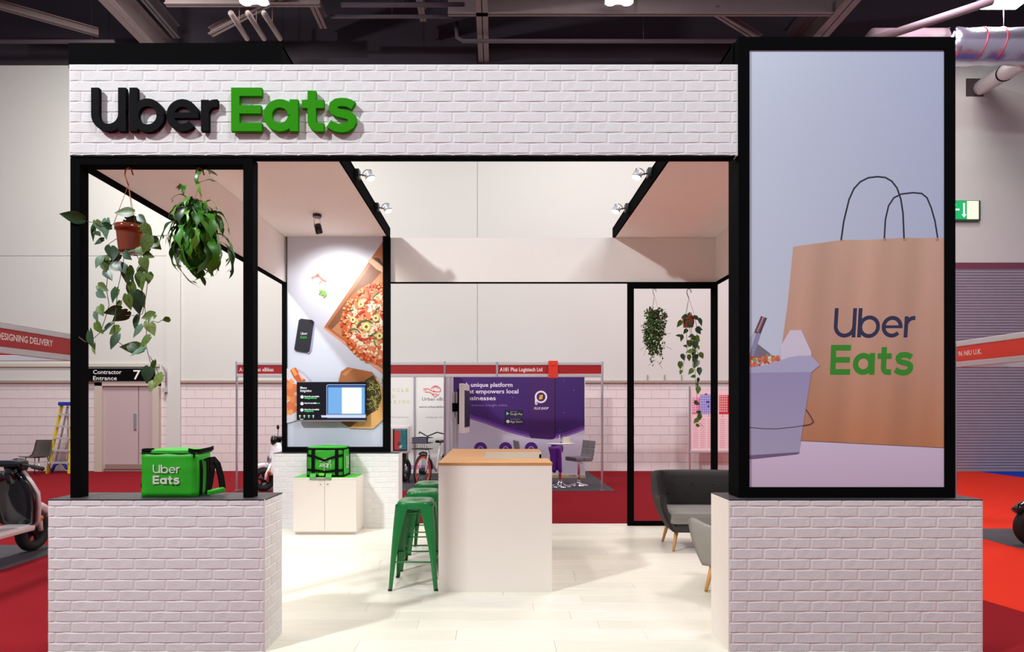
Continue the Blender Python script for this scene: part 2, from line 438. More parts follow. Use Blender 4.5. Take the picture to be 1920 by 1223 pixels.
beam((wx(310, 12.6), 12.6, bz), (wx(600, 12.6), 12.6, bz), .12, .35, 'cross beam above the black lettering')
beam((wx(-80, 12.0), 12.0, bz), (wx(215, 12.0), 12.0, bz), .12, .35, 'cross beam in the top left corner')
beam((wx(1340, 12.9), 12.9, bz+.02), (wx(1425, 13.9), 13.9, bz+.02), .13, .15, 'short diagonal roof brace left of the poster pillar')
beam((wx(-10, 12.8), 12.8, bz+.1), (wx(185, 13.8), 13.8, bz+.1), .13, .15, 'diagonal roof brace in the top left corner')
beam((wx(545, 12.3), 12.3, bz+.05), (wx(395, 13.7), 13.7, bz+.05), .14, .15, 'diagonal roof brace below the twin lamp above the black lettering')
def pipe(pts, r, label, m=M_BEAMD, cat='pipe'):
    q = pts[-2] if len(pts) > 2 else pts[0]; q2 = pts[-1]; q = tuple((q[i]+q2[i])/2 for i in range(3))
    return solo('pipe', MB().tube(pts, r, 10).tube([q, (q[0], q[1], 11.9)], .008, 6), m, label, cat)
pz = wz(77, 13.62)
pipe([(wx(855, 13.62), 13.62, pz+.45), (wx(857, 13.62), 13.62, pz+.08), (wx(868, 13.62), 13.62, pz), (wx(1545, 13.62), 13.62, pz)], .045, 'long brown roof pipe with a bend left of the wide middle beam')
pipe([(-16, 13.9, wz(78, 13.9)), (wx(128, 13.9), 13.9, wz(78, 13.9)), (wx(215, 13.9), 13.9, wz(78, 13.9))], .045, 'roof pipe along the wall top in the left corner')
pipe([(wx(640, 12.9), 12.9, wz(9, 12.9)), (wx(870, 12.9), 12.9, wz(9, 12.9))], .05, 'roof pipe left of the wide middle beam, upper one')
pipe([(wx(620, 13.2), 13.2, wz(31, 13.2)), (wx(850, 13.2), 13.2, wz(31, 13.2))], .04, 'roof pipe left of the wide middle beam, lower one')
for i, p_ in enumerate((455, 487, 517)):
    pipe([(wx(p_-22, 12.2), 12.2, wz(25, 12.2)), (wx(p_+8, 13.4), 13.4, wz(72, 13.4))], .06,
         ['first', 'second', 'third'][i] + ' from the left of three short grey pipes below the left twin lamp', M_BEAM)
# high bay lamps
M_LAMP = mat('lamp_glow', (255, 252, 244), .5, emit=28)
def highbay(px, Y, py, label, sz=.12, dx=.17):
    X, _, Zz = at(px, py, Y); t = thing('high_bay_lamp', label, 'lamp', (X, Y, Zz), 0, 'twin high bay lamps under the roof')
    obj('housing', MB().box(X-dx-sz, X+dx+sz, Y-.14, Y+.14, Zz+.03, Zz+.16, b=.02), M_ALUM, t)
    for s_ in (-1, 1):
        obj('lens', MB().lathe([(0.001, 0), (sz*.8, -.015), (sz, .0), (sz, .03)], (X+s_*dx, Y, Zz), 20), M_LAMP, t)
    obj('bracket', MB().obox((X, Y, Zz+.16), (X, Y, bz+.6), .04, .04), M_BEAMD, t)
    return t
highbay(476, 12.2, 4, 'twin round roof lamp glowing above the black lettering')
highbay(1161, 12.2, 4, 'twin round roof lamp glowing right of the wide middle beam')
t = thing('flood_lamp', 'wide glowing flood lamp in the top right corner above the foil duct', 'lamp', at(1880, 8, 12.0))
X, Y, Zz = at(1880, 8, 12.0)
obj('housing', MB().box(X-.42, X+.42, Y-.15, Y+.15, Zz+.02, Zz+.2, b=.03), M_ALUM, t)
obj('lens', MB().box(X-.38, X+.38, Y-.13, Y+.13, Zz-.02, Zz+.02, b=.01), M_LAMP, t)
obj('cord', MB().tube([(X+.02, Y, Zz), (X+.02, Y, 9.25)], .006, 6), M_ALU, t)
area('flood_lamp_light', (X, Y-.02, Zz-.05), (X-.3, Y+1.2, 0), .6, 70, (1, .98, .9))
spot('shutter_bay_light', (10.9, 12.2, 9.2), (11.8, 14.7, 8.0), 60, 90, .5, (1, .96, .85))
# foil ducts
def foil(name, c):
    m = mat(name, c, .22, .85, bump=1.0, bscale=9); return m
M_FOIL = foil('crinkled_foil', (205, 205, 220)); M_FOIL2 = mat('white_foil_wrap', (205, 195, 200), .35, .3, bump=.6, bscale=12)
t = thing('foil_duct', 'large horizontal silver foil duct in the top right corner', 'duct', at(1800, 118, 12.0))
rd = 31*12.0/F; zc = wz(88, 12.0)
def duct(pts, r, mt, name, par, band=None):
    b = MB(); b.tube(pts, r, 28); o = obj(name, b, mt, par); return o
xa, xb = wx(1770, 12), 16
b = MB(); N = 40
b.tube([(xa + (xb-xa)*i/N, 12.0, zc + .01*math.sin(i*1.7)) for i in range(N+1)], [rd*(1+.02*math.sin(i*2.3)) for i in range(N+1)], 28)
obj('duct_pipe', b, M_FOIL, t)
obj('duct_reducer', MB().tube([(wx(1630, 12), 12.0, zc+.06), (wx(1764, 12), 12.0, zc+.06)], rd*.82, 24), M_BEAM, t)
obj('duct_flange', MB().tube([(wx(1764, 12), 12.0, zc+.06), (wx(1772, 12), 12.0, zc+.04)], rd*.95, 24), M_CHROME, t)
M_TAPE = mat('red_duct_tape', (170, 40, 60), .4)
for i, p_ in enumerate((1822, 1858, 1912)):
    xx = wx(p_, 12); pts = []
    for k in range(15):
        th = R(250 - k*10); pts.append((xx + .10*k/14, 12.0 + math.cos(th)*rd*1.02, zc+math.sin(th)*rd*1.02))
    obj('tape_band', MB().tube(pts, .012, 5), M_TAPE, t)
t = thing('foil_duct', 'narrow white wrapped duct entering the square hole in the wall, top right', 'duct', at(1850, 175, 13.5))
A = Vector((wx(1925, 12.3), 12.25, wz(112, 12.3))); B = Vector((wx(1836, WB), WB-.02, wz(166, WB)))
obj('duct_pipe', MB().tube([A + (B-A)*k/12 for k in range(13)], [.18*(1+.02*math.sin(k*2)) for k in range(13)], 20), M_FOIL2, t)
K = A+(B-A)*.42
obj('tape_band', MB().tube([K-(B-A).normalized()*.02, K+(B-A).normalized()*.02], .192, 20), M_BLACK, t)
solo('wall_hole_sheet', MB().box(wx(1811, WB), wx(1843, WB), WB-.02, WB+.0, wz(181, WB), wz(148, WB)), mat('dark_wall_hole', (70, 58, 60), .9), 'dark square sheet standing for the wall hole the narrow duct enters', 'plate')  # thin dark sheet stands in for the shade inside the hole
solo('pipe', MB().tube([at(1640, 74, 11.4), at(1860, 2, 11.0)], .075, 12), M_BEAM, 'pale sloping pipe running up to the flood lamp at top right', 'pipe')
# exit sign
t = thing('exit_sign', 'lit green and white exit sign on the wall right of the poster pillar', 'sign', at(1815, 413, WB-.1))
Y = WB-.1
obj('sign_box', MB().box(wx(1770, Y), wx(1839, Y), Y, WB, wz(414, Y), wz(376, Y), b=.01), mat('sign_housing', (40, 90, 60), .5), t)
P = Print(facing(Y))
P.poly([(1772, 377), (1835, 377), (1835, 411), (1772, 411)], (240, 236, 205))
P.poly([(1772, 377), (1813, 377), (1813, 411), (1772, 411)], (25, 165, 95))
P.line([(1807.5, 381), (1807.5, 405)], 3.4, (240, 250, 240)); P.poly([(1803, 402), (1812, 402), (1807.5, 408)], (240, 250, 240))
P.line([(1784, 393), (1799, 393)], 3, (240, 250, 240)); P.disc(1789, 384, 3, (240, 250, 240)); P.line([(1789, 388), (1785, 398), (1779, 404)], 3, (240, 250, 240))
P.build('sign_face', t, print_mat('exit_glow', .3, 1.3))
# contractor entrance door
Y = WB-.01
M_DOOR = mat('painted_door', (190, 168, 170), .5); M_DFR = mat('door_frame_paint', (196, 182, 170), .5)
d1 = struct('door_1', MB().box(wx(182, WB), wx(196, WB), WB-.1, WB+.02, FZ, wz(717, WB)).box(wx(290, WB), wx(302, WB), WB-.1, WB+.02, FZ, wz(717, WB)).box(wx(182, WB), wx(302, WB), WB-.1, WB+.02, wz(724, WB), wz(715, WB)), M_DFR)
obj('door_leaf', MB().box(wx(196, WB), wx(260.5, WB), WB-.03, WB+.0, FZ+.06, wz(724, WB)), M_DOOR, d1)
obj('door_leaf', MB().box(wx(262, WB), wx(290, WB), WB-.03, WB+.0, FZ+.06, wz(724, WB)), M_DOOR, d1)
obj('kick_plate', MB().box(wx(199, WB), wx(288, WB), WB-.045, WB-.03, FZ+.06, FZ+.18), mat('brown_kick_plate', (150, 120, 110), .5), d1)
obj('door_handle', MB().box(wx(253, WB), wx(258, WB), WB-.06, WB-.03, wz(806, WB), wz(775, WB), b=.008), M_ALU, d1)
t = thing('entrance_sign', 'black sign with white writing and the number seven over the door', 'sign', at(226, 714, WB-.14))
Y = WB-.14
obj('sign_board', MB().box(wx(150, Y), wx(287, Y), Y, Y+.08, wz(714, Y), wz(691, Y)), M_BLACK, t)
P = Print(facing(Y))
P.text('Contractor', 174.5, 701.5, 228, 7.6, (230, 226, 226), .012); P.text('Entrance', 174.5, 713, 219, 7.6, (230, 226, 226), .012)
P.build('sign_text', t)
P = Print(facing(Y)); P.text('7', 250, 711.5, 263.5, 17.5, (240, 236, 236), .01); P.build('sign_number', t)
solo('wall_lamp_arm', MB().tube([at(312, 738, WB-.05), at(312, 700, WB-.05), at(305, 685, WB-.25)], .03, 8).box(wx(309, WB), wx(317, WB), WB-.12, WB-.02, wz(736, WB), wz(728, WB)), M_ALUM, 'small grey bracket arm on the wall right of the entrance sign', 'bracket')

# ladder beside the door
M_YEL = mat('yellow_fibreglass', (225, 200, 40), .45); M_LBLUE = mat('blue_ladder_plastic', (30, 50, 160), .45)
Y = 14.15
t = thing('step_ladder', 'yellow step ladder with a blue top, left of the entrance door', 'ladder', at(110, 888, Y))
zt = wz(758, Y)
def lad(px, py, y=Y): return at(px, py, y)
for a, b_ in (((88.5, 888), (116, 760)), ((130, 888), (136.5, 760))):
    obj('rail', MB().obox(lad(*a), lad(*b_), .075, .03), M_YEL, t)
for k, py in enumerate((778, 800, 822, 845, 868)):
    f_ = (888-py)/(888-760); x0 = 88.5+27.5*f_; x1 = 130+6.5*f_
    obj('step', MB().box(wx(x0, Y), wx(x1, Y), Y-.05, Y+.05, wz(py, Y)-.02, wz(py, Y)+.02), M_ALUM, t)
obj('top_cap', MB().box(wx(114, Y), wx(139, Y), Y-.1, Y+.12, wz(761, Y), wz(754, Y), b=.02), M_LBLUE, t)
for a, b_ in (((96, 886), (110, 868)), ((127, 880), (114, 868))):
    obj('spreader', MB().tube([lad(*a), lad((a[0]+b_[0])/2-1, (a[1]+b_[1])/2-4), lad(*b_)], .035, 8), M_LBLUE, t)
for a in ((100, 886), (128, 886)):
    obj('rear_leg', MB().obox(lad(a[0], a[1], Y+.45), lad(127, 762, Y+.08), .04, .02), M_ALUM, t)
# dark chair beside the ladder
Y = 13.9; X, _, _ = at(69, 886, Y)
t = thing('shell_chair', 'dark grey shell chair against the far wall left of the ladder', 'chair', (X, Y, FZ))
b = MB(); vs = []; fs = []; n = 9
prof = [(-.22, .44), (-.1, .42), (.08, .41), (.17, .45), (.21, .58), (.25, .75), (.27, .82)]
for i, (d, hz) in enumerate(prof):
    for k in range(n):
        u = -1 + 2*k/(n-1); ww = .23 if i < 4 else .22-.008*(i-3)
        vs.append((X+u*ww, Y+d+abs(u)**2*-.04, FZ+hz+(.03*abs(u)**3 if i < 4 else 0)))
fs = [(i*n+k, i*n+k+1, (i+1)*n+k+1, (i+1)*n+k) for i in range(len(prof)-1) for k in range(n-1)]
b.add(vs, fs, 0, True); o = obj('seat', b, mat('dark_grey_plastic', (70, 60, 58), .5), t)
md = o.modifiers.new('s', 'SOLIDIFY'); md.thickness = .012
for sx in (-1, 1):
    for sy in (-1, 1): obj('leg', MB().tube([(X+sx*.2, Y+sy*.19, FZ), (X+sx*.15, Y+sy*.13, FZ+.42)], .011, 8), M_CHROME, t)

# ================================================================= SHELL SCHEME BOOTH BEHIND
ZF = 11.2; ft, fb = wz(679, ZF), wz(707.5, ZF)
def fascia(name, label, p, q, z0, z1, red, cat='fascia'):
    """aluminium rails above and below a coloured board, from p to q in plan"""
    t = thing(name, label, cat, (p[0], p[1], z0)); hh = z1-z0; r = hh*.21
    obj('board', MB().obox((p[0], p[1], z0+hh/2), (q[0], q[1], z0+hh/2), .012, hh-2*r), red, t)
    for z_ in (z0+r/2, z1-r/2):
        b = MB().obox((p[0], p[1], z_), (q[0], q[1], z_), .04, r)
        obj('rail', b, M_ALUM, t, bevel=.006)
    return t
t = fascia('booth_fascia', 'red fascia board with booth names over the far purple booth', (wx(443, ZF), ZF), (wx(1130, ZF), ZF), fb, ft, M_REDF)
P = Print(facing(ZF-.007))
P.text('A181 Plus Logistech Ltd', 937, 696.5, 1017, 7.2, (238, 225, 222), .022)
P.build('fascia_text', t); P = Print(facing(ZF-.007)); P.text('A179 Urban eBikes', 448.5, 696.5, 513, 7, (238, 225, 222), .022)
P.build('fascia_text', t)
solo('hanging_flag', MB().box(wx(1028, ZF), wx(1045.5, ZF), ZF-.045, ZF-.03, wz(709, ZF), wz(677, ZF)).box(wx(1033, ZF), wx(1040, ZF), ZF-.06, ZF-.045, wz(686, ZF), wz(681, ZF)), [mat('orange_flag', (224, 48, 24), .6)], 'orange tab hung over the red fascia of the far booth', 'tab')
def post(px, label, w_=.045, Y=ZF, z1=None):
    x = wx(px, Y); return solo('booth_post', MB().lathe([(w_/2, FZ+.005), (w_/2, z1 or ft+.01)], (x, Y, 0), 8, sm=False).box(x-w_*.75, x+w_*.75, Y-w_*.75, Y+w_*.75, FZ+.004, FZ+.02), M_ALU, label, 'post')
post(444, 'thin aluminium booth post seen just left of the right plant-frame upright')
post(834, 'aluminium booth post rising behind the counter beside the purple print')
post(1129, 'aluminium booth post at the right end of the red fascia')
solo('fascia_joint', MB().box(wx(930, ZF), wx(934, ZF), ZF-.03, ZF+.03, fb, ft), M_ALU, 'short aluminium joint strip across the red fascia above the purple print', 'joint')
# divider walls and back panels
M_SHELL = mat('shell_panel_white', (224, 218, 222), .5)
xd = wx(834, ZF)
t = thing('divider_wall', 'grey white divider wall between the bicycle booth and the purple booth', 'divider', (xd, 12.2, FZ))
for i in range(2):
    y0 = ZF+.03+i*1.05; obj('panel', MB().box(xd-.015, xd+.015, y0, y0+1.02, FZ+.02, ft-.02), M_SHELL, t)
    obj('upright', MB().box(xd-.025, xd+.025, y0+1.02, y0+1.055, FZ, ft), M_ALU, t)
YB = 13.3
t = thing('booth_back_wall', 'purple printed back wall of the far booth with white slogans', 'booth wall', (wx(972, YB), YB, FZ))
obj('panel', MB().box(xd+.02, wx(1097, YB), YB, YB+.03, FZ, ft-.02), M_SHELL, t)
P = Print(facing(YB), (850, 1096, 690, 891))
P.poly([(850, 690), (1096, 690), (1096, 891), (850, 891)], (205, 195, 214))
def sy(x): # lower edge of the purple field
    return [(850, 780), (880, 783), (910, 790), (950, 803), (990, 814), (1030, 818), (1060, 812), (1096, 800)]
up = [(850, 690), (1096, 690)]
edge = lambda dy: [(x, y+dy) for x, y in [(1096, 801), (1060, 814), (1030, 819), (990, 815), (950, 804), (910, 789), (880, 780), (850, 777)]]
P.poly(up + edge(6), (140, 96, 176)); P.poly(up + edge(2), (98, 50, 146))
P.poly(up + edge(-3), lambda x, y: (64-max(0, x-1000)*.10, 20, 108-max(0, x-1000)*.1))
P.poly([(992, 690), (1041, 690), (1041, 818), (1037, 824), (996, 822), (992, 816)], lambda x, y: (60, 20, 88)); P.poly([(994, 690), (1039.5, 690), (1039.5, 816), (1036, 820), (997, 819), (994, 814)], (66, 20, 96))
P.poly([(1039.6, 690), (1042, 690), (1042, 818), (1038.5, 823), (1037.5, 820), (1039.6, 816)], (34, 8, 56))
W_ = (228, 216, 232)
P.text('A', 871, 725.5, 878.5, 7.8, W_, .02)
P.text('unique platform', 883, 725.5, 961, 7.8, W_, .02); P.text('that empowers local', 868, 737.8, 972, 7.8, W_, .02); P.text('businesses', 869, 750.5, 929.5, 7.8, W_, .02)
P.text('Your business brought online', 868, 762, 951, 4.6, (150, 115, 178))
for y_ in (769.5, 784.0):
    P.poly([(946, y_), (981, y_), (981, y_+12), (946, y_+12)], (30, 20, 42))
P.poly([(949.5, y_-14.5+3), (949.5, y_-14.5+9.5), (955, y_-14.5+6.2)], (120, 190, 200)); P.text('Google Play', 956.5, 778.5, 979.5, 4.2, (210, 205, 214)); P.text('GET IT ON', 957, 773.2, 969, 1.8, (190, 185, 194))
P.disc(952.3, 790.5, 3.2, (225, 222, 228), 12); P.text('App Store', 956.5, 793, 979.5, 4.6, (230, 226, 232)); P.text('Download on the', 957, 787, 976, 1.8, (190, 185, 194))
# ring logo
P.disc(1014.3, 744.5, 11.6, (235, 228, 236), 28); P.disc(1014.3, 744.5, 8.4, (70, 24, 100), 28)
P.line([(1004.6, 744), (1004.6, 757)], 3.2, (235, 228, 236)); P.disc(1005.5, 757, 2.6, (235, 228, 236), 12); P.disc(1005.5, 757, 1.2, (70, 24, 100), 10)
P.poly([(1011.8, 741.5), (1018, 740), (1016.8, 748.5), (1010.5, 749.5)], (226, 178, 40))
P.text('PLUS SHOP', 1001, 768.2, 1027.5, 4.6, W_, .02, .3)
for x_, y_ in ((961, 746), (1058, 714), (1076, 732), (963, 802), (1050, 808), (1057, 774)): P.disc(x_, y_, .8, (150, 120, 210), 8)
for x_ in (901, 948, 996, 1044):
    P.disc(x_, 841.5, 12.2, (84, 26, 130), 28); P.disc(x_, 842, 5, (205, 195, 214), 16); P.disc(x_, 842, 3.6, (84, 26, 130), 16)
P.build('printed_skin', t)
obj('skirting', MB().box(xd+.02, wx(1098, YB), YB-.03, YB+.0, FZ, FZ+.07), mat('pale_wood_skirting', (196, 170, 120), .6), t)
# bicycle booth back wall
YC = 14.2
t = thing('booth_back_wall', 'white back wall of the bicycle booth with lime and grey writing', 'booth wall', (wx(780, YC), YC, FZ))
for a, b_ in ((620, 776), (779, 845)):
    obj('panel', MB().box(wx(a, YC), wx(b_, YC), YC, YC+.03, FZ, wz(694, YC)), mat('white_shell_panel', (238, 236, 232), .5), t)
obj('upright', MB().box(wx(776, YC), wx(779, YC), YC-.03, YC+.03, FZ, wz(694, YC)), M_ALU, t)
P = Print(facing(YC), (620, 845, 690, 888))
LIME = (196, 206, 90)
def spaced(s, x, base, pitch, cap, col):
    for i, ch in enumerate(s):
        if ch != ' ': P.text(ch, x+i*pitch+(pitch*.28 if ch == 'I' else 0), base, x+i*pitch+pitch*(.62 if ch != 'I' else .4), cap, col)
spaced('RECYCLE', 735.5-3*8.7, 735, 8.7, 6.6, LIME); spaced('AND', 735.5-2*8.7, 746.5, 8.7, 6.6, LIME); spaced('LEASING', 738-3*8.3, 756.5, 8.3, 6.2, LIME)
P.text('Maintenance', 732.5, 784, 766, 3.6, (176, 176, 172)); P.text('Hassle Free', 804, 784.5, 836, 3.6, (150, 150, 148)); P.line([(798.5, 782.5), (800, 784.5), (802, 781)], .7, (150, 150, 148))
P.text('Urban eBikes', 791.5, 751.5, 844, 6.2, (88, 86, 90), .004); P.text('www.urbanebikes.com', 785.5, 765, 848, 4.0, (90, 88, 92), .01)
RD = (226, 84, 74)
P.line(arc(817, 733, 9, 200, 372, 16), 1.7, (220, 80, 110)); P.line([(825.9, 735), (812, 735)], 1.7, (220, 80, 110)); P.line(arc(817, 730, 4.2, 180, 360, 10) , 1.5, (220, 80, 110))
P.line([(793.5, 729.5), (803, 729.5), (809, 733), (816, 734)], 1.7, RD); P.line([(797, 735.5), (806, 736), (812, 739.5), (820, 740)], 1.6, RD); P.line([(810, 739.5), (816, 745), (824, 739)], 1.5, (220, 80, 110)); P.line([(794, 732.5), (800, 732.2)], 1.3, RD)
P.poly([(700, 872.5), (845, 872.5), (845, 880), (700, 880)], (214, 150, 214))
P.build('printed_skin', t)
# stand monitor seen from the side
Y = 10.2
t = thing('monitor_stand', 'tall monitor on a grey pole seen edge on before the purple wall', 'monitor', (wx(856, Y), Y, FZ))
xp = wx(853.5, Y)
for dx in (-.03, .03): obj('pole', MB().box(xp+dx-.02, xp+dx+.02, Y-.03, Y+.03, FZ+.02, wz(735, Y)), M_ALUM, t)
obj('base', MB().box(xp-.3, xp+.3, Y-.25, Y+.25, FZ, FZ+.03, b=.01), M_BLACK, t)
obj('bracket', MB().box(xp-.05, xp+.13, Y-.05, Y+.05, wz(772, Y), wz(756, Y)), M_BLACK, t)
a0, a1 = wx(866, Y), wx(877, Y)
def slab(x0, x1, th, z0, z1):   # slab whose face is turned to the right and a little to the camera
    b = MB().box(-th/2, th/2, -.27, .27, z0, z1, b=.012); return b.xf(Matrix.Translation((x0, Y-.1, 0)) @ Matrix.Rotation(R(-7), 4, 'Z'))
obj('monitor_case', slab((a0+a1)/2, 0, .09, wz(812, Y), wz(721, Y)), mat('white_monitor_case', (226, 218, 218), .35), t)
obj('screen', MB().box(.046, .052, -.25, .25, wz(800, Y), wz(733, Y)).xf(Matrix.Translation(((a0+a1)/2, Y-.1, 0)) @ Matrix.Rotation(R(-7), 4, 'Z')), M_PLASTIC, t)
obj('mount_plate', MB().box(-.10, -.045, -.12, .12, wz(795, Y), wz(730, Y)).xf(Matrix.Translation(((a0+a1)/2, Y-.1, 0)) @ Matrix.Rotation(R(-7), 4, 'Z')), M_BLACK, t)
# bar stools, bar table in the far booth
M_GLEATH = mat('grey_quilted_leather', (132, 128, 134), .45)
def bar_stool(loc, rz, label):
    t = thing('bar_stool', label, 'stool', loc, rz, 'grey padded bar stools in the far booth')
    obj('base', MB().lathe([(.001, .0), (.2, 0), (.205, .008), (.15, .022), (.06, .04), (.032, .06), (.03, .12)], (0, 0, 0), 24), M_CHROME, t, False)
    obj('column', MB().lathe([(.026, .05), (.026, .5)], (0, 0, 0), 16), M_CHROME, t, False)
    obj('footrest', MB().tube([(.02, 0, .2), (.05, -.1, .2), (.15, -.14, .2), (.2, 0, .2), (.15, .14, .2), (.05, .1, .2), (.02, 0, .2)], .01, 8), M_CHROME, t, False)
    obj('lever', MB().tube([(0, .02, .5), (.02, .16, .46)], .007, 6), M_CHROME, t, False)
    # seat and back in one padded shell, built of quilted squares
    for i in range(2):
        for j in range(2):
            obj('seat_pad', MB().box(-.2+i*.2, -.003+i*.2, -.21+j*.21, -.003+j*.21, .5, .585, b=.022), M_GLEATH, t, False)
            z0 = .6 + j*.16
            b = MB().box(-.022, .022, -.21+i*.21, -.003+i*.21, z0, z0+.157, b=.015)
            b.xf(Matrix.Translation((-.2, 0, 0)) @ Matrix.Translation((0, 0, .55)) @ Matrix.Rotation(R(-9), 4, 'Y') @ Matrix.Translation((0, 0, -.55)))
            obj('back_pad', b, M_GLEATH, t, False)
    obj('back_curve', MB().box(-.225, -.17, -.205, .205, .52, .62, b=.024), M_GLEATH, t, False)
    return t
bar_stool((wx(1085, 12.0), 12.0, FZ+.006), R(180+25), 'grey padded bar stool right of the round white table in the far booth')
bar_stool((wx(990, 12.1), 12.1, FZ+.006), R(10), 'grey padded bar stool left of the round white table, mostly behind the counter')
Y = 11.8; X = wx(1050, Y); tz = wz(831, Y)
t = thing('bar_table', 'round white bar table on a chrome foot in the far booth', 'table', (X, Y, FZ+.006))
obj('table_top', MB().lathe([(.001, tz-.02), (.28, tz-.02), (.295, tz-.008), (.29, tz), (.001, tz)], (X, Y, 0), 36), mat('white_gloss', (240, 236, 240), .15), t)
obj('column', MB().lathe([(.03, FZ+.05), (.03, tz-.02)], (X, Y, 0), 16), M_CHROME, t)
obj('base', MB().lathe([(.001, .0), (.23, 0), (.235, .01), (.16, .03), (.07, .06), (.045, .1), (.03, .14)], (X, Y, FZ+.006), 28), M_CHROME, t)
solo('leaflet_holder', MB().prism([(0, 0), (.16, 0), (.13, .12), (.02, .12)], lambda a, c, d: (wx(1055, Y)+a, Y-.05+d, tz+c), 0, .1), mat('cream_card', (238, 236, 214), .6), 'cream card holder on the round white bar table', 'holder')
g = MB().lathe([(.001, tz), (.035, tz), (.008, tz+.01), (.006, tz+.07), (.035, tz+.1), (.04, tz+.16)], (wx(1052, Y), Y+.02, 0), 16)
gm = mat('clear_glass', (240, 240, 245), .02); gm.node_tree.nodes['Principled BSDF'].inputs['Transmission Weight'].default_value = 1
solo('glass', g, gm, 'stemmed glass on the round bar table beside the card holder', 'glass')
M_PURP = mat('purple_satin', (96, 26, 150), .4)
b = MB(); vs = []; nn, mm = 9, 10
for i in range(mm):
    for k in range(nn):
        u = k/(nn-1); v = i/(mm-1); px = 1029+v*7 + u*(22-v*5); vs.append((wx(px, Y-.3), Y-.30+.03*math.sin(u*11+v*3), wz(838+v*46+3*math.sin(u*9)*v, Y-.3)))
b.add(vs, [(i*nn+k, i*nn+k+1, (i+1)*nn+k+1, (i+1)*nn+k) for i in range(mm-1) for k in range(nn-1)], 0, True)
o = solo('tote_bag', b, M_PURP, 'purple satin bag hanging from the round bar table', 'bag'); md = o.modifiers.new('s', 'SOLIDIFY'); md.thickness = .03; md.offset = 0

# map board at the far wall, seen through the right plant frame
Y = 14.1
t = thing('plan_board', 'white standing board with pink, blue and red grid plans', 'board', (wx(1340, Y), Y, FZ))
obj('panel', MB().box(wx(1295, Y), wx(1400, Y), Y, Y+.03, wz(846, Y), wz(731, Y)), M_SHELL, t)
for p_ in (1293, 1400): obj('post', MB().box(wx(p_, Y)-.02, wx(p_, Y)+.02, Y-.02, Y+.02, FZ, wz(725, Y)), M_ALU, t)
obj('rail', MB().box(wx(1293, Y), wx(1400, Y), Y-.03, Y, wz(849, Y), wz(845, Y)), M_ALUM, t)
P = Print(facing(Y), (1295, 1399, 731, 846))
P.poly([(1296, 731), (1399, 731), (1399, 846), (1296, 846)], (236, 206, 210))  # white ground tinted pink, the cast of the hall lights put into its colour
def cells(x0, x1, y0, y1, c, bg):
    P.poly([(x0, y0), (x1, y0), (x1, y1), (x0, y1)], bg); P.k += 1
    x = x0+.6
    while x < x1-3:
        y = y0+.8
        while y < y1-3: P.poly([(x, y), (x+3, y), (x+3, y+3.4), (x, y+3.4)], c, False); y += 4.6
        x += 4.1
cells(1297.5, 1313, 746, 777, (236, 190, 206), (210, 110, 150)); cells(1312, 1334, 740, 777, (190, 186, 222), (110, 110, 196))
cells(1348, 1366, 741, 777, (232, 170, 170), (196, 34, 44)); cells(1368, 1392, 741, 777, (232, 170, 170), (196, 34, 44))
P.quads(rect(1324, 752, 1330.5, 756) + rect(1326.5, 760.5, 1330, 764.5) + rect(1321.5, 738, 1326, 741), (60, 60, 170))
for x_ in (1300, 1313, 1327, 1350, 1364, 1380):
    P.quads([q for k in range(14) for q in rect(x_, 786+k*4, x_+9, 787.4+k*4)], (214, 160, 176))
for x_ in (1315, 1329, 1355): P.poly([(x_-1.5, 781), (x_+1.5, 781), (x_, 778.5)], (120, 60, 90))
P.build('printed_skin', t)

# ================================================================= SCOOTERS AND BICYCLES
M_PAINTW = mat('pearl_white_paint', (226, 212, 212), .25, coat=.5); M_PAINTK = mat('gloss_black_paint', (16, 15, 18), .15, coat=.7)
M_AMBER = mat('amber_reflector', (230, 120, 20), .3); M_REDP = mat('red_caliper', (180, 30, 40), .4)
def wheel(parent, x, r, tw, name='wheel', rim=M_PLASTIC, y=0):
    o = obj(name, MB().tube([(x+(r-tw)*math.cos(R(a)), y, r+(r-tw)*math.sin(R(a))) for a in range(0, 360, 12)], tw, 10, closed=True), M_RUBBER, parent, False)
    b = MB().lathe([(.001, -.05), (.05, -.05), (.06, -.02), (.06, .02), (.05, .05), (.001, .05)], (x, y, r), 16, axis='y')
    for k in range(5):
        a = R(72*k+10); b.obox((x+.05*math.cos(a), y, r+.05*math.sin(a)), (x+(r-1.5*tw)*math.cos(a), y, r+(r-1.5*tw)*math.sin(a)), .03, .03, up=(0, 1, 0))
    b.tube([(x+(r-1.7*tw)*math.cos(R(a)), y, r+(r-1.7*tw)*math.sin(R(a))) for a in range(0, 360, 12)], .014, 6, closed=True)
    obj('rim', b, rim, o, False); return o
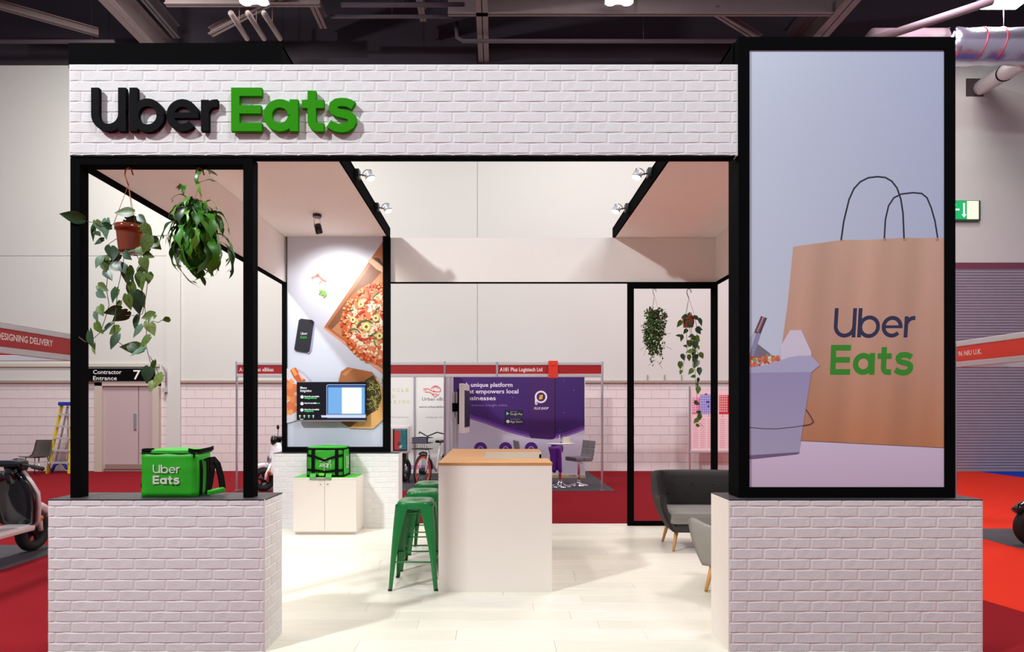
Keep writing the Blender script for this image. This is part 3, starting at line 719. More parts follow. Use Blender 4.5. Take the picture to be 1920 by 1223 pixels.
def scooter(loc, rz, label, front, inner, accent):
    t = thing('motor_scooter', label, 'scooter', loc, rz)
    wheel(t, .62, .225, .058, 'front_wheel'); wheel(t, -.58, .225, .06, 'rear_wheel')
    # leg shield: inner plate towards the rider, outer shell towards the front
    prof = [(.14, .30), (.19, .36), (.225, .52), (.24, .68), (.19, .80), (.12, .90)]
    def shield(dx, grow, n=9):
        vs = []
        for (hw, z) in prof:
            lean = .44 - (z-.3)*.22
            for k in range(n):
                u = -1+2*k/(n-1); vs.append((lean+dx+.09*(1-u*u), u*(hw+grow), z+(grow if z > .8 else 0)))
        return vs, [(i*n+k, i*n+k+1, (i+1)*n+k+1, (i+1)*n+k) for i in range(len(prof)-1) for k in range(n-1)]
    b = MB(); b.add(*shield(-.02, 0), 0, True); o = obj('inner_shield', b, inner, t, False); md = o.modifiers.new('s', 'SOLIDIFY'); md.thickness = .03
    b = MB(); b.add(*shield(.03, .018), 0, True); o = obj('front_shield', b, front, t, False); md = o.modifiers.new('s', 'SOLIDIFY'); md.thickness = .03
    obj('floorboard', MB().box(-.30, .46, -.16, .16, .26, .33, b=.03), front, t, False)
    obj('body', MB().box(-.78, -.18, -.15, .15, .30, .68, b=.08), front, t, False)
    obj('seat', MB().box(-.80, -.12, -.14, .14, .68, .78, b=.045), M_RUBBER, t, False)
    obj('fender', MB().tube([(.62+.27*math.cos(R(a)), 0, .225+.27*math.sin(R(a))) for a in range(40, 112, 12)], .05, 8), front, t, False)
    for s_ in (-1, 1): obj('fork', MB().tube([(.62, s_*.085, .225), (.60, s_*.09, .34), (.50, s_*.07, .52)], .026, 8), front, t, False)
    obj('caliper', MB().box(.55, .61, .06, .09, .2, .3, b=.01), M_REDP, t, False)
    for s_ in (-1, 1): obj('reflector', MB().lathe([(.001, -.008), (.03, -.008), (.03, .008), (.001, .008)], (.57, s_*.125, .37), 12, axis='y'), M_AMBER, t, False)
    obj('steering_column', MB().tube([(.36, 0, .80), (.30, 0, .98)], [.06, .05], 12), inner, t, False)
    hb = obj('handlebar', MB().tube([(.22, -.40, .95), (.28, -.2, .98), (.31, 0, .98), (.28, .2, .98), (.22, .40, .95)], .016, 8), M_RUBBER, t, False)
    for s_ in (-1, 1): obj('grip', MB().tube([(.215, s_*.41, .948), (.247, s_*.28, .968)], .022, 10), M_RUBBER, hb, False)
    obj('dashboard', MB().box(.22, .38, -.15, .15, .965, 1.03, b=.03), M_PLASTIC, t, False)
    obj('dash_display', MB().box(.235, .33, -.075, .075, 1.028, 1.034, b=.002), mat('blue_grey_display', (70, 80, 120), .2), t, False)
    obj('headlight', MB().lathe([(.001, 0), (.07, .0), (.085, .03), (.085, .09), (.001, .12)], (.36, 0, .96), 20, axis='x'), M_PLASTIC, t, False)
    for s_ in (-1, 1):
        mr = obj('mirror', MB().lathe([(.001, -.012), (.04, -.012), (.05, 0), (.04, .012), (.001, .012)], (.20, s_*.30, 1.20), 16, axis='x'), M_PLASTIC, t, False)
        obj('mirror_stem', MB().tube([(.26, s_*.18, 1.0), (.20, s_*.28, 1.17)], .007, 6), M_PLASTIC, mr, False)
    if accent:
        obj('badge_lamp', MB().lathe([(.035, 0), (.075, .0), (.075, .02), (.035, .02)], (.50, 0, .60), 24, axis='x'), M_ALU, t, False)
    return t
s1 = scooter((-5.12, 5.88, FZ+.006), R(91), 'black and pearl scooter at the far left edge beside the brick plinth', M_PAINTW, M_PAINTK, False)
for ch in [c for c in s1.children if c.name.split('.')[0] == 'mirror']:
    for g_ in list(ch.children): bpy.data.objects.remove(g_)
    bpy.data.objects.remove(ch)
scooter((-3.97, 11.56, FZ+.008), R(225), 'white scooter with a round lamp, behind the graphic wall at left', mat('white_gloss_paint', (240, 238, 240), .25, coat=.4), M_PAINTK, True)
scooter((6.76, 6.7, FZ+.008), R(180), 'dark scooter sliver at the right edge on the grey carpet', M_PAINTK, M_PAINTK, False)

# electric bicycle
t = thing('electric_bicycle', 'white city bicycle with orange rims and a front basket behind the counter', 'bicycle', (-1.22, 12.0, FZ+.006), R(247))
M_ORIM = mat('orange_rim', (232, 70, 30), .4)
for x_, nm in ((.55, 'front_wheel'), (-.50, 'rear_wheel')):
    r = .34
    o = obj(nm, MB().tube([(x_+(r-.02)*math.cos(R(a)), 0, r+(r-.02)*math.sin(R(a))) for a in range(0, 360, 10)], .02, 8, closed=True), M_RUBBER, t, False)
    vs = []
    ns = 36
    for rr in (r-.075, r-.035):
        for yy in (-.012, .012):
            for k in range(ns): vs.append((x_+rr*math.cos(2*math.pi*k/ns), yy, r+rr*math.sin(2*math.pi*k/ns)))
    fs = []
    for k in range(ns):
        j = (k+1) % ns
        for a, b_ in ((0, 1), (1, 3), (3, 2), (2, 0)): fs.append((a*ns+k, a*ns+j, b_*ns+j, b_*ns+k))
    obj('rim', MB().add(vs, fs), M_ORIM, o, False)
    obj('hub', MB().lathe([(.001, -.05), (.07, -.05), (.07, .05), (.001, .05)], (x_, 0, r), 16, axis='y'), M_PLASTIC, o, False)
    b = MB()
    for k in range(14): a = R(k*360/14); b.tube([(x_+.06*math.cos(a), 0, r+.06*math.sin(a)), (x_+(r-.07)*math.cos(a), 0, r+(r-.07)*math.sin(a))], .0025, 4)
    obj('spokes', b, M_ALU, o, False)
FR = mat('white_bike_frame', (236, 234, 236), .3)
obj('frame', MB().tube([(.38, 0, .88), (.30, 0, .62), (0, 0, .30), (-.12, 0, .62), (-.17, 0, .80)], .028, 10).tube([(-.5, -.06, .34), (-.02, -.03, .30)], .014, 8).tube([(-.5, .06, .34), (-.12, .0, .6)], .012, 8), FR, t, False)
for s_ in (-1, 1): obj('fork', MB().tube([(.55, s_*.06, .34), (.44, s_*.06, .68), (.40, 0, .76)], .016, 8), FR, t, False)
obj('mudguard', MB().tube([(.55+.37*math.cos(R(a)), 0, .34+.37*math.sin(R(a))) for a in range(70, 190, 12)], .022, 6), M_PLASTIC, t, False)
obj('handlebar', MB().tube([(.20, -.29, 1.06), (.33, -.2, 1.10), (.37, 0, 1.02), (.33, .2, 1.10), (.20, .29, 1.06)], .013, 8).tube([(.38, 0, .86), (.36, 0, 1.03)], .016, 8), M_PLASTIC, t, False)
b = MB()
for z_ in (.78, .90, 1.0): b.tube([(.42, -.15, z_), (.68, -.17, z_), (.68, .17, z_), (.42, .15, z_)], .008, 6, closed=True)
for k in range(7):
    yy = -.15+.05*k; b.tube([(.67, yy*1.1, 1.0), (.66, yy, .78), (.43, yy, .78)], .004, 4)
obj('basket', b, M_PLASTIC, t, False)
obj('basket_panel', MB().box(.66, .69, -.16, .16, .90, 1.0, b=.008), mat('grey_blue_plastic', (88, 86, 104), .5), t, False)
obj('saddle', MB().box(-.30, -.06, -.07, .07, .86, .92, b=.028), M_PLASTIC, t, False)
obj('seat_post', MB().tube([(-.17, 0, .78), (-.185, 0, .87)], .014, 8), M_ALU, t, False)
# cargo moped with printed top box
X, Y = wx(744, 12.3), 12.3
t = thing('cargo_moped', 'white moped box with a red and teal panel, right of the graphic wall', 'moped', (X, Y, FZ+.006))
obj('cargo_box', MB().box(X-.28, X+.27, Y-.05, Y+.5, wz(851, Y), wz(798, Y), b=.06), M_PAINTW, t)
xp0, xp1 = wx(738.5, Y), wx(763, Y)
obj('panel_frame', MB().box(xp0-.01, xp1+.01, Y-.07, Y-.045, wz(845, Y), wz(804, Y), b=.01), M_PLASTIC, t)
P = Print(facing(Y-.07))
P.poly([(739.5, 805), (762, 805), (762, 843.5), (739.5, 843.5)], (24, 128, 136)); P.poly([(739.5, 808), (751, 808), (750, 843.5), (739.5, 843.5)], (206, 60, 62))
P.line([(753, 815), (758, 818), (757, 826)], 1.2, (16, 90, 100)); P.disc(748, 833, 4, (90, 70, 70), 10, j=.5); P.disc(751, 838, 3, (190, 196, 190), 9, j=.6); P.line([(740, 806), (761, 806)], .8, (140, 200, 200))
P.build('box_print', t)
wheel_l = thing
b = MB().tube([(wx(757, Y)+.0+.05*math.cos(R(a)), Y+.22+.2*math.cos(R(a)), FZ+.26+.2*math.sin(R(a))) for a in range(0, 360, 15)], .05, 8, closed=True)
obj('wheel', b, M_RUBBER, t); obj('hub', MB().lathe([(.001, -.04), (.08, -.04), (.08, .04), (.001, .04)], (wx(757, Y), Y+.22, FZ+.26), 14, axis='x'), M_ALU, t)
obj('chassis', MB().box(X-.2, X+.18, Y+.1, Y+.45, FZ+.42, wz(850, Y)+.02, b=.03), M_PLASTIC, t)
obj('kickstand', MB().tube([(wx(764, Y), Y+.1, FZ+.5), (wx(767, Y), Y, FZ+.01)], .012, 6), M_PLASTIC, t)

# fascias of the stands at both sides
t = fascia('booth_fascia', 'red fascia with white capitals over the scooter stand at far left', (-5.0, 3.0), (-5.0, 6.95), 2.10, 2.42, M_REDF)
P = Print(lambda a, b, d: (-4.9925+d, a, b))
P.quads([[(p[0], p[1]) for p in q] for q in text_fit('DESIGNING DELIVERY', 5.865, 2.242, 6.61, .068, .02)], (236, 220, 216))
P.build('fascia_text', t)
fascia('booth_fascia', 'red fascia return turning left behind the left scooter stand fascia', (-9, 6.9), (-5.03, 6.9), 2.10, 2.42, M_REDF)
solo('booth_post', MB().lathe([(.022, FZ+.005), (.022, 2.43)], (-5.0, 7.0, 0), 8, sm=False), M_ALU, 'aluminium corner post at the end of the far left fascia', 'post')
t = fascia('booth_fascia', 'orange red fascia with white capitals right of the poster pillar', (6.05, 7.69), (6.05, 3.0), 2.08, 2.42, M_REDF2)
P = Print(lambda a, b, d: (6.043-d, a, b))
P.quads([[(p[0], p[1]) for p in q] for q in text_fit('96 NIU U.K.', -7.67, 2.225, -7.30, .062, .02)], (240, 226, 220))
P.v = [(v[0], -v[1], v[2]) for v in P.v]
P.build('fascia_text', t)
fascia('booth_fascia', 'orange red fascia return at the right edge behind the lettered one', (6.08, 7.69), (9, 7.69), 2.08, 2.42, M_REDF2)
solo('booth_post', MB().lathe([(.022, FZ+.005), (.022, 2.43)], (6.05, 7.74, 0), 8, sm=False), M_ALU, 'aluminium corner post behind the right side of the poster pillar', 'post')

# ================================================================= THE STAND
Z0 = F/295.5      # front of the plinths
ZH = 3.793        # front of header, frames and pillar
ZE = 7.857        # rear edge of the platform
XL, XR = wx(88, Z0), wx(1844, Z0)
# platform with planks
pf = thing('platform', 'low platform of pale laminate planks under the stand', 'platform', ((XL+XR)/2, Z0, FZ))
obj('deck', MB().box(XL, XR, Z0, ZE, FZ, -.012), mat('white_edge', (225, 215, 215), .5), pf)
pl = [mat('laminate_plank', (230, 226, 213), .32, var=.035, scale=3, wave=(1.2, 10, 1), rnd=.02),
      mat('laminate_plank_light', (234, 230, 219), .32, var=.03, scale=3, wave=(1.2, 10, 1), rnd=.02)]
ph, plen = .188, 1.29; r_ = 0; y = Z0; cch = {}
while y < ZE-.001:
    y1 = min(y+ph, ZE); x = XL - random.random()*plen*.9
    while x < XR:
        a, b_ = max(x, XL), min(x+plen, XR)
        if b_-a > .04:
            m_ = random.choice(pl); k = (round(b_-a, 3), round(y1-y, 3), m_.name)
            if k not in cch:
                e = .0008; c_ = .0025; w_, d_ = b_-a, y1-y
                v = [(e, e, -.01), (w_-e, e, -.01), (w_-e, d_-e, -.01), (e, d_-e, -.01), (e, e, -c_*.4), (w_-e, e, -c_*.4), (w_-e, d_-e, -c_*.4), (e, d_-e, -c_*.4),
                     (e+c_, e+c_, 0), (w_-e-c_, e+c_, 0), (w_-e-c_, d_-e-c_, 0), (e+c_, d_-e-c_, 0)]
                cch[k] = MB().add(v, [(0, 1, 5, 4), (1, 2, 6, 5), (2, 3, 7, 6), (3, 0, 4, 7), (4, 5, 9, 8), (5, 6, 10, 9), (6, 7, 11, 10), (7, 4, 8, 11), (8, 9, 10, 11)]).mesh('plank', m_)
            link('plank', cch[k], pf, (a-pf.location.x, y-Z0, -FZ))
        x += plen
    y += ph

# brick slips
bcache = {}
def brick_mesh(w_, h2, var):
    k = (round(w_, 3), round(h2, 3), var)
    if k not in bcache:
        rnd = random.Random(var*17+int(w_*1000)); g = .003; t_ = .0032
        ring = []
        nx = 5 if w_ > .1 else 3
        for i in range(nx): ring.append((g+(w_-2*g)*i/(nx-1), g))
        for i in range(nx-1, -1, -1): ring.append((g+(w_-2*g)*i/(nx-1), h2-g))
        base = [(x+rnd.uniform(-.0012, .0012), 0, z+rnd.uniform(-.0016, .0016)) for x, z in ring]
        cx, cz = w_/2, h2/2
        top = []
        for (x, _, z) in base:
            top.append((x+(-.004 if x > cx else .004), -t_+rnd.uniform(-.0007, .0007), z+(-.0028 if z > cz else .0028)))
        # soften the corners
        n = len(ring)
        for j in (0, nx-1, nx, 2*nx-1):
            x, yv, z = top[j]; q = rnd.uniform(.001, .006)
            top[j] = (x+(-q if x > cx else q), yv+.001, z+(-q*.5 if z > cz else q*.5))
        b = MB().add(base+top, [(i, (i+1) % n, n+(i+1) % n, n+i) for i in range(n)] + [(n+i, n+i+1, 2*n-2-i, 2*n-1-i) for i in range(nx-1)], 0, False)
        bcache[k] = b.mesh('brick', M_BRICK)
    return bcache[k]
def bricks(parent, org, length, z0, z1, rot=0, first=.042, off=0, L=.2003, Hh=.0669):
    """brick slips hung on a face that starts at org=(x,y) and runs along local x; courses are counted from the top"""
    zt = z1; r = 0; W0 = Vector(parent.location)
    while zt > z0+.008:
        hh = first if r == 0 else Hh; zb = max(zt-hh, z0)
        x = -((off + (L/2 if r % 2 else 0)) % L)
        while x < length-.004:
            a, b_ = max(x, 0), min(x+L, length)
            if b_-a > .012:
                me = brick_mesh(b_-a, zt-zb, random.randrange(6) if b_-a > L-.001 else 0)
                p = Vector((org[0], org[1], zb)) + Vector((a*math.cos(rot), a*math.sin(rot), 0)) - W0
                link('brick', me, parent, p, (0, 0, rot))
            x += L
        zt -= hh; r += 1
ZB = Z0+.31; PT = .968
# left plinth
x0, x1 = wx(88, Z0), wx(497, Z0)
t = thing('brick_plinth', 'white brick plinth at the left carrying the plant frame and green bag', 'plinth', ((x0+x1)/2, Z0, 0))
obj('core', MB().box(x0+.005, x1-.006, Z0+.006, ZB, 0, PT-.006), M_MORTAR, t)
obj('top_board', MB().box(x0+.002, x1-.002, Z0+.003, ZB, PT-.006, PT), M_BLACKTOP, t)
obj('corner_trim', MB().box(x1-.006, x1, Z0, Z0+.006, 0, PT), M_WHITE, t)
bricks(t, (x0, Z0+.006), x1-x0-.006, 0, PT-.004, 0, .040, .05)
bricks(t, (x1-.006, Z0+.006), ZB-Z0-.008, 0, PT-.004, R(90), .040, .1)
# right plinth
x0, x1 = wx(1367, Z0), wx(1844, Z0)
t = thing('brick_plinth', 'white brick plinth at the right carrying the tall poster pillar', 'plinth', ((x0+x1)/2, Z0, 0))
obj('core', MB().box(x0, x1, Z0+.006, ZB, 0, PT-.006), M_LAM, t, label='smooth white side panel')
obj('top_board', MB().box(x0+.002, x1-.002, Z0+.003, ZB, PT-.006, PT), M_BLACKTOP, t)
bricks(t, (x0+.001, Z0+.006), x1-x0-.002, 0, PT-.004, 0, .042, .08)
# rear plinth under the graphic wall
YP = 7.54
x0, x1 = wx(512, YP), wx(747, YP)
t = thing('brick_plinth', 'white brick plinth at the back under the pizza graphic, behind the cabinet', 'plinth', ((x0+x1)/2, YP, 0))
obj('core', MB().box(x0, x1, YP+.006, YP+.31, 0, PT-.006), M_MORTAR, t)
obj('top_board', MB().box(x0+.002, x1-.002, YP+.003, YP+.31, PT-.006, PT), M_BLACKTOP, t)
bricks(t, (x0+.001, YP+.006), x1-x0-.002, 0, PT-.004, 0, .042, .03)
# header
x0, x1 = wx(128.5, ZH), wx(1384, ZH); hb_, ht_ = wz(291, ZH), wz(120, ZH)
t = thing('brick_header', 'long white brick header spanning the front of the stand', 'header', ((x0+x1)/2, ZH, hb_))
obj('core', MB().box(x0, x1, ZH+.006, ZH+.064, hb_, ht_), M_MORTAR, t)
obj('underside', MB().box(x0+.01, x1-.02, ZH+.002, ZH+.066, hb_-.014, hb_-.0005), M_BLACK, t, label='black lining under the header')
bricks(t, (x0+.001, ZH+.006), x1-x0-.002, hb_, ht_, 0, .043, .02)
HDR = t
# header lettering
M_LK = mat('black_letter_face', (24, 24, 26), .8, spec=.04); M_LG = mat('green_letter_face', (52, 150, 22), .8, spec=.04)
def sign_word(word, boxes, w, m, label, colname):
    Xc = wx((boxes[0][0]+boxes[-1][1])/2, ZH); t = thing('sign_lettering', label, 'lettering', (Xc, ZH-.03, wz(246, ZH)))
    for ch, (a, b_) in zip(word, boxes):
        q, adv = glyph(ch, w); cap = 81.5; k = (b_-a)/adv
        b = MB()
        for j, piece in enumerate(q):
            for poly in piece:
                P2 = [(a+p[0]*k, 246-p[1]*cap) for p in poly]
                b.prism(P2, lambda u, v, d: (wx(u, ZH-.03), d, wz(v, ZH-.03)), ZH-.032+.0003*j, ZH-.004)
        obj('letter', b, m, t)
    return t
sign_word('Uber', [(171, 236), (243, 308), (312, 372), (377, 408)], .175, M_LK, 'thick black raised four letter word on the brick header', 'black')
sign_word('Eats', [(433.5, 491), (494, 559), (566, 609), (614, 669)], .19, M_LG, 'thick green raised four letter word on the brick header', 'green')
# canopies
CT, CB = 3.95, 3.80; YE = 7.82
def canopy(x0, x1, inner, label):
    t = thing('canopy', label, 'canopy', ((x0+x1)/2, 5.8, CB))
    obj('ceiling_panel', MB().box(x0+.01, x1-.01, ZH+.07, YE, CB, CB+.02), M_CANOPY, t)
    obj('fascia_board', MB().box(x0, x1, ZH+.064, ZH+.084, CB-.02, CT), M_BLACK, t)
    xi = x1 if inner > 0 else x0
    obj('fascia_board', MB().box(min(xi, xi-.02*inner), max(xi, xi-.02*inner), ZH+.084, YE, CB-.003, CT), M_BLACK, t)
    obj('fascia_board', MB().box(x0, x1, YE, YE+.02, CB-.003, CT), M_BLACK, t)
    obj('roof_board', MB().box(x0, x1, ZH+.09, YE, CT-.02, CT), M_BLACK, t)
    return t
XLi, XRi = -1.412, 1.556
canopy(-2.81, XLi, 1, 'left canopy with a pale underside and black edge boards')
canopy(XRi, 2.985, -1, 'right canopy with a pale underside and black edge boards')
# side and rear upper panels
def upper(label, boxes, trims):
    b0 = boxes[0]; t = thing('upper_panel', label, 'panel', ((b0[0]+b0[1])/2, (b0[2]+b0[3])/2, 3.19))
    for q in boxes: obj('panel', MB().box(*q), M_WHITE if b0[1]-b0[0] > 1 else M_CANOPY, t)
    for q in trims: obj('edge_trim', MB().box(*q), M_BLACK, t)
    return t
xl, xr = -2.772, 2.895
upper('left upper side panel with a black lower edge, running front to back', [(xl-.03, xl, ZH+.09, 7.80, 3.20, CB-.003)], [(xl-.032, xl+.004, ZH+.09, 7.69, 3.165, 3.20)])
upper('right upper side panel with a black lower edge, running front to back', [(xr, xr+.03, ZH+.09, 7.74, 3.21, CB-.003)], [(xr-.004, xr+.032, ZH+.09, 7.74, 3.175, 3.21)])
upper('long rear upper panel joining both canopies at the back', [(-1.39, xr+.03, 7.745, 7.775, 3.212, CB-.003)], [(-1.39, xr+.03, 7.742, 7.778, 3.196, 3.212)])
# left plant frame
def frame(name, label, xa, xb, ya, yb, za, zb, wpost, tbar, bbar=0):
    t = thing(name, label, 'frame', ((xa+xb)/2, (ya+yb)/2, za))
    obj('post', MB().box(xa, xa+wpost, ya, yb, za, zb), M_BLACK, t, bevel=.002)
    obj('post', MB().box(xb-wpost, xb, ya, yb, za, zb), M_BLACK, t, bevel=.002)
    obj('top_bar', MB().box(xa+wpost, xb-wpost, ya, yb, zb-tbar, zb), M_BLACK, t, bevel=.002)
    if bbar: obj('bottom_bar', MB().box(xa+wpost, xb-wpost, ya, yb, za, za+bbar), M_BLACK, t, bevel=.002)
    return t
frame('plant_frame', 'tall black open frame with two hanging plants, on the left plinth', wx(131.5, ZH+.005), wx(474, ZH+.005), ZH+.005, ZH+.088, PT, hb_-.0145, .063, .045)
frame('plant_frame', 'black open frame with two small hanging plants, at the rear right', wx(1177, 7.7), wx(1346, 7.7), 7.70, 7.74, 0, 3.196, .082, .075, .06)
# poster pillar
xa, xb = wx(1385, ZH), wx(1791.5, ZH); pt_ = CT
t = thing('poster_pillar', 'tall black pillar with a large poster of a paper bag, at right', 'pillar', ((xa+xb)/2, ZH+.08, PT))
obj('case', MB().box(xa, xb, ZH+.012, ZH+.165, PT, pt_), M_BLACK, t)
q0, q1, qb, qt = wx(1405.5, ZH), wx(1772.5, ZH), wz(914, ZH), wz(92, ZH)
obj('border', MB().box(xa, q0, ZH, ZH+.012, PT, pt_), M_BLACK, t); obj('border', MB().box(q1, xb, ZH, ZH+.012, PT, pt_), M_BLACK, t)
obj('border', MB().box(q0, q1, ZH, ZH+.012, qt, pt_), M_BLACK, t); obj('border', MB().box(q0, q1, ZH, ZH+.012, PT, qb), M_BLACK, t)
P = Print(facing(ZH+.0115), (1402, 1776, 88, 918))
def bgc(x, y):
    u = (x-1405)/367; v = (y-92)/822
    a = (196, 208, 224); b_ = (178, 188, 216); c_ = (218, 228, 246)
    k = min(1, max(0, u*.9 - v*.2)); k2 = max(0, min(1, (v-.1)*1.0))*(1-u*.45)
    return tuple(a[i]*(1-k)+b_[i]*k + (c_[i]-a[i])*k2 for i in range(3))
P.grid(1402, 1776, 88, 918, 10, 20, bgc)
def tabc(x, y):
    v = (y-826)/90; return tuple((226, 216, 240)[i]*(1-v) + (222, 200, 222)[i]*v for i in range(3))
P.k += 1
for i in range(10):
    xa_, xb_ = 1402+37.4*i, 1402+37.4*(i+1); ya_, yb_ = 826+(xa_-1495)*.05, 826+(xb_-1495)*.05
    P.poly([(xa_, ya_), (xb_, yb_), (xb_, 872), (xa_, 872)], tabc, False); P.poly([(xa_, 872), (xb_, 872), (xb_, 918), (xa_, 918)], tabc, False)
def bagc(x, y):
    v = (y-450)/390; k = .97+.028*math.sin(x*.043+1)+.02*math.sin(x*.11+y*.01)
    c0, c1, c2 = (214, 176, 152), (212, 168, 144), (206, 142, 100)
    c = tuple(c0[i]*(1-v*2)+c1[i]*v*2 if v < .5 else c1[i]*(2-2*v)+c2[i]*(2*v-1) for i in range(3)); return tuple(q*k for q in c)
def bagleft(y): return 1487 - (y-463)*.094 if y < 560 else 1478-(y-560)*.14
P.k += 1
tops = [(1487, 463), (1515, 458.5), (1545, 455), (1562, 452), (1580, 450), (1620, 450), (1665, 448), (1700, 445.5), (1716, 446.5), (1776, 446)]
def topy(x):
    for (a, b_), (c_, d_) in zip(tops, tops[1:]):
        if a <= x <= c_: return b_+(d_-b_)*(x-a)/(c_-a)
    return 463
for i in range(24):
    u0, u1 = i/24, (i+1)/24
    for j in range(10):
        v0, v1 = j/10, (j+1)/10
        def q(u, v):
            xt = 1487+(1776-1487)*u; yt = topy(xt); yb_ = 824 + u*16; y = yt+(yb_-yt)*v
            xl_ = bagleft(y) if y > 463 else 1487
            return (xl_+(1776-xl_)*u, y)
        P.poly([q(u0, v0), q(u1, v0), q(u1, v1), q(u0, v1)], bagc, False)
P.line([(1495, 826.5), (1776, 840.5)], 1.2, (110, 84, 84))
P.line([(1577, 451), (1582, 415), (1592, 374), (1601, 354), (1613, 341), (1628, 333.5), (1645, 331.5), (1660, 333), (1672, 340), (1682, 353), (1689, 374), (1693, 400), (1695, 447)], 3.2, (44, 44, 58))
P.line([(1658, 447), (1660, 412), (1666, 386), (1676, 371), (1690, 364), (1712, 361.5), (1728, 363), (1738, 371), (1746, 390), (1753, 415), (1758, 446)], 3, (44, 44, 58))
P.quads([q_ for a in (1578, 1659, 1696, 1757) for q_ in rect(a-3, 447 if a > 1600 else 450, a+3, 452)], (180, 140, 118))
# logo on the bag
def plogo(P, word, x0, x1, base, cap, w_, col, gap, slant=0, rise=0, flip=1):
    L_, tot = logo_word(word, w_, gap); k = (x1-x0)/tot
    for ch, xo, qs in L_:
        for pc in qs: P.quads([[(x0+(xo+p[0])*k + slant*p[1]*cap, base-p[1]*cap*flip + rise*(xo+p[0])*k) for p in q] for q in pc], col)
plogo(P, 'Uber', 1562, 1714, 633, 55, .135, (52, 52, 84), .06, .06)
plogo(P, 'Eats', 1556, 1712, 703, 56, .19, (58, 152, 44), .09, .04)
# noodle box
P.poly([(1418, 643), (1445, 664), (1443, 672), (1402, 672), (1402, 655)], (128, 122, 140))
P.poly([(1402, 640), (1414, 622), (1424, 624), (1406, 668), (1402, 668)], (190, 192, 214))
P.line([(1407, 672), (1432, 596)], 8.5, (148, 150, 186)); P.line([(1417, 625), (1430, 594)], 7, (120, 78, 84)); P.line([(1424, 625), (1436, 596)], 4.2, (88, 58, 70)); P.line([(1419.5, 622), (1431, 595)], 1.2, (226, 200, 204))
for i in range(70):
    x_ = random.uniform(1403, 1461); y_ = random.uniform(667+abs(x_-1435)*.06, 688-(x_-1405)*.12)
    P.disc(x_, y_, random.uniform(2, 4.5), random.choice([(226, 130, 110), (240, 200, 186), (196, 92, 60), (238, 214, 200), (150, 170, 80), (214, 110, 84)]), 7, j=.5)
P.poly([(1463, 650), (1481, 619.5), (1502, 619.5), (1520.5, 660), (1520.5, 670), (1463, 680)], (222, 218, 234))
P.poly([(1402, 697), (1521.5, 694), (1497.5, 848), (1402, 854)], lambda x, y: (164-(y-700)*.02+max(0, y-790)*.3, 160+max(0, y-790)*.3, 200+max(0, y-790)*.12))
P.poly([(1402, 690), (1430, 686), (1455, 679), (1478, 670.5), (1497, 667.5), (1520, 667), (1536.5, 685), (1521, 698), (1402, 699.5)], (184, 186, 218))
P.poly([(1402, 854), (1499, 848), (1496, 851), (1450, 856), (1402, 861)], (120, 108, 146))
P.line([(1511, 768), (1519, 780), (1525, 791.5), (1518, 796), (1490, 801), (1455, 804.5), (1430, 804), (1402, 801.5)], 1.5, (78, 66, 88))
P.build('poster', t)

# rear graphic wall
YG = 7.70
t = thing('graphic_wall', 'framed wall graphic of pizza, phone and noodles on the rear plinth', 'graphic', (wx(628, YG), YG, PT))
obj('backing', MB().box(wx(538, YG), wx(719, YG), YG, YG+.04, wz(838, YG), CB-.004), M_WHITE, t)
obj('post', MB().box(wx(529.5, YG), wx(538.5, YG), YG-.02, YG+.05, PT, 3.198), M_BLACK, t)
obj('edge_strip', MB().box(wx(537, YG), wx(538.5, YG), YG-.005, YG+.05, 3.198, CB-.004), M_BLACK, t)
obj('post', MB().box(wx(718.5, YG), wx(731.5, YG), YG-.025, YG+.05, PT, CB-.004), M_BLACK, t)
obj('bottom_bar', MB().box(wx(538.5, YG), wx(718.5, YG), YG-.02, YG+.05, PT, wz(838, YG)), M_BLACK, t)
P = Print(facing(YG), (538, 719.5, 440, 839))
def gb(x, y): v = (y-443)/395; return (214-v*14, 218-v*10, 230-v*6)
P.grid(538, 719.5, 440, 839, 4, 10, gb)
# box with pizza
P.poly([(719.5, 450), (608, 613), (645, 646), (719.5, 703)], (176, 112, 70))
P.poly([(719.5, 462), (614, 613), (652, 640), (719.5, 560)], (132, 84, 58))
P.poly([(719.5, 505), (690, 540), (640, 600), (622, 618), (719.5, 690)], (196, 134, 92))
P.poly([(689, 489), (696, 484), (719.5, 500), (719.5, 512), (706, 505)], (226, 184, 150)); P.poly([(698, 483), (719.5, 452), (719.5, 502)], (168, 104, 62)); P.poly([(700, 484), (711, 484), (719.5, 496), (719.5, 501)], (70, 44, 36))
P.poly([(608, 613), (719.5, 694), (719.5, 702), (606, 616)], (224, 160, 132))
P.poly([(659, 652), (672, 660), (671, 663), (658, 655)], (36, 24, 24))
PC = (716, 607)
P.disc(*PC, 77, (196, 108, 54), 60, j=.02); P.disc(*PC, 73, (214, 92, 44), 60, j=.03); P.disc(PC[0], PC[1], 67, (222, 128, 84), 60, j=.04)
rr_ = random.Random(5)
def blob(n, cols, r0, r1, R1=63, pts=8, jj=.6):
    for _ in range(n):
        a = rr_.uniform(80, 280); d = R1*math.sqrt(rr_.random()); x_, y_ = PC[0]+d*math.cos(R(a)), PC[1]+d*math.sin(R(a))
        P.disc(x_, y_, rr_.uniform(r0, r1), rr_.choice(cols), pts, rr_.uniform(r0, r1)*.8, rr_.random()*3, jj)
blob(150, [(240, 226, 190), (236, 216, 176), (244, 236, 210), (230, 170, 120)], 2, 6)
blob(110, [(196, 52, 40), (214, 90, 50), (170, 40, 36), (224, 110, 60)], 1, 3.4, 68)
blob(90, [(246, 238, 216), (240, 222, 180)], .7, 2.0, 66)
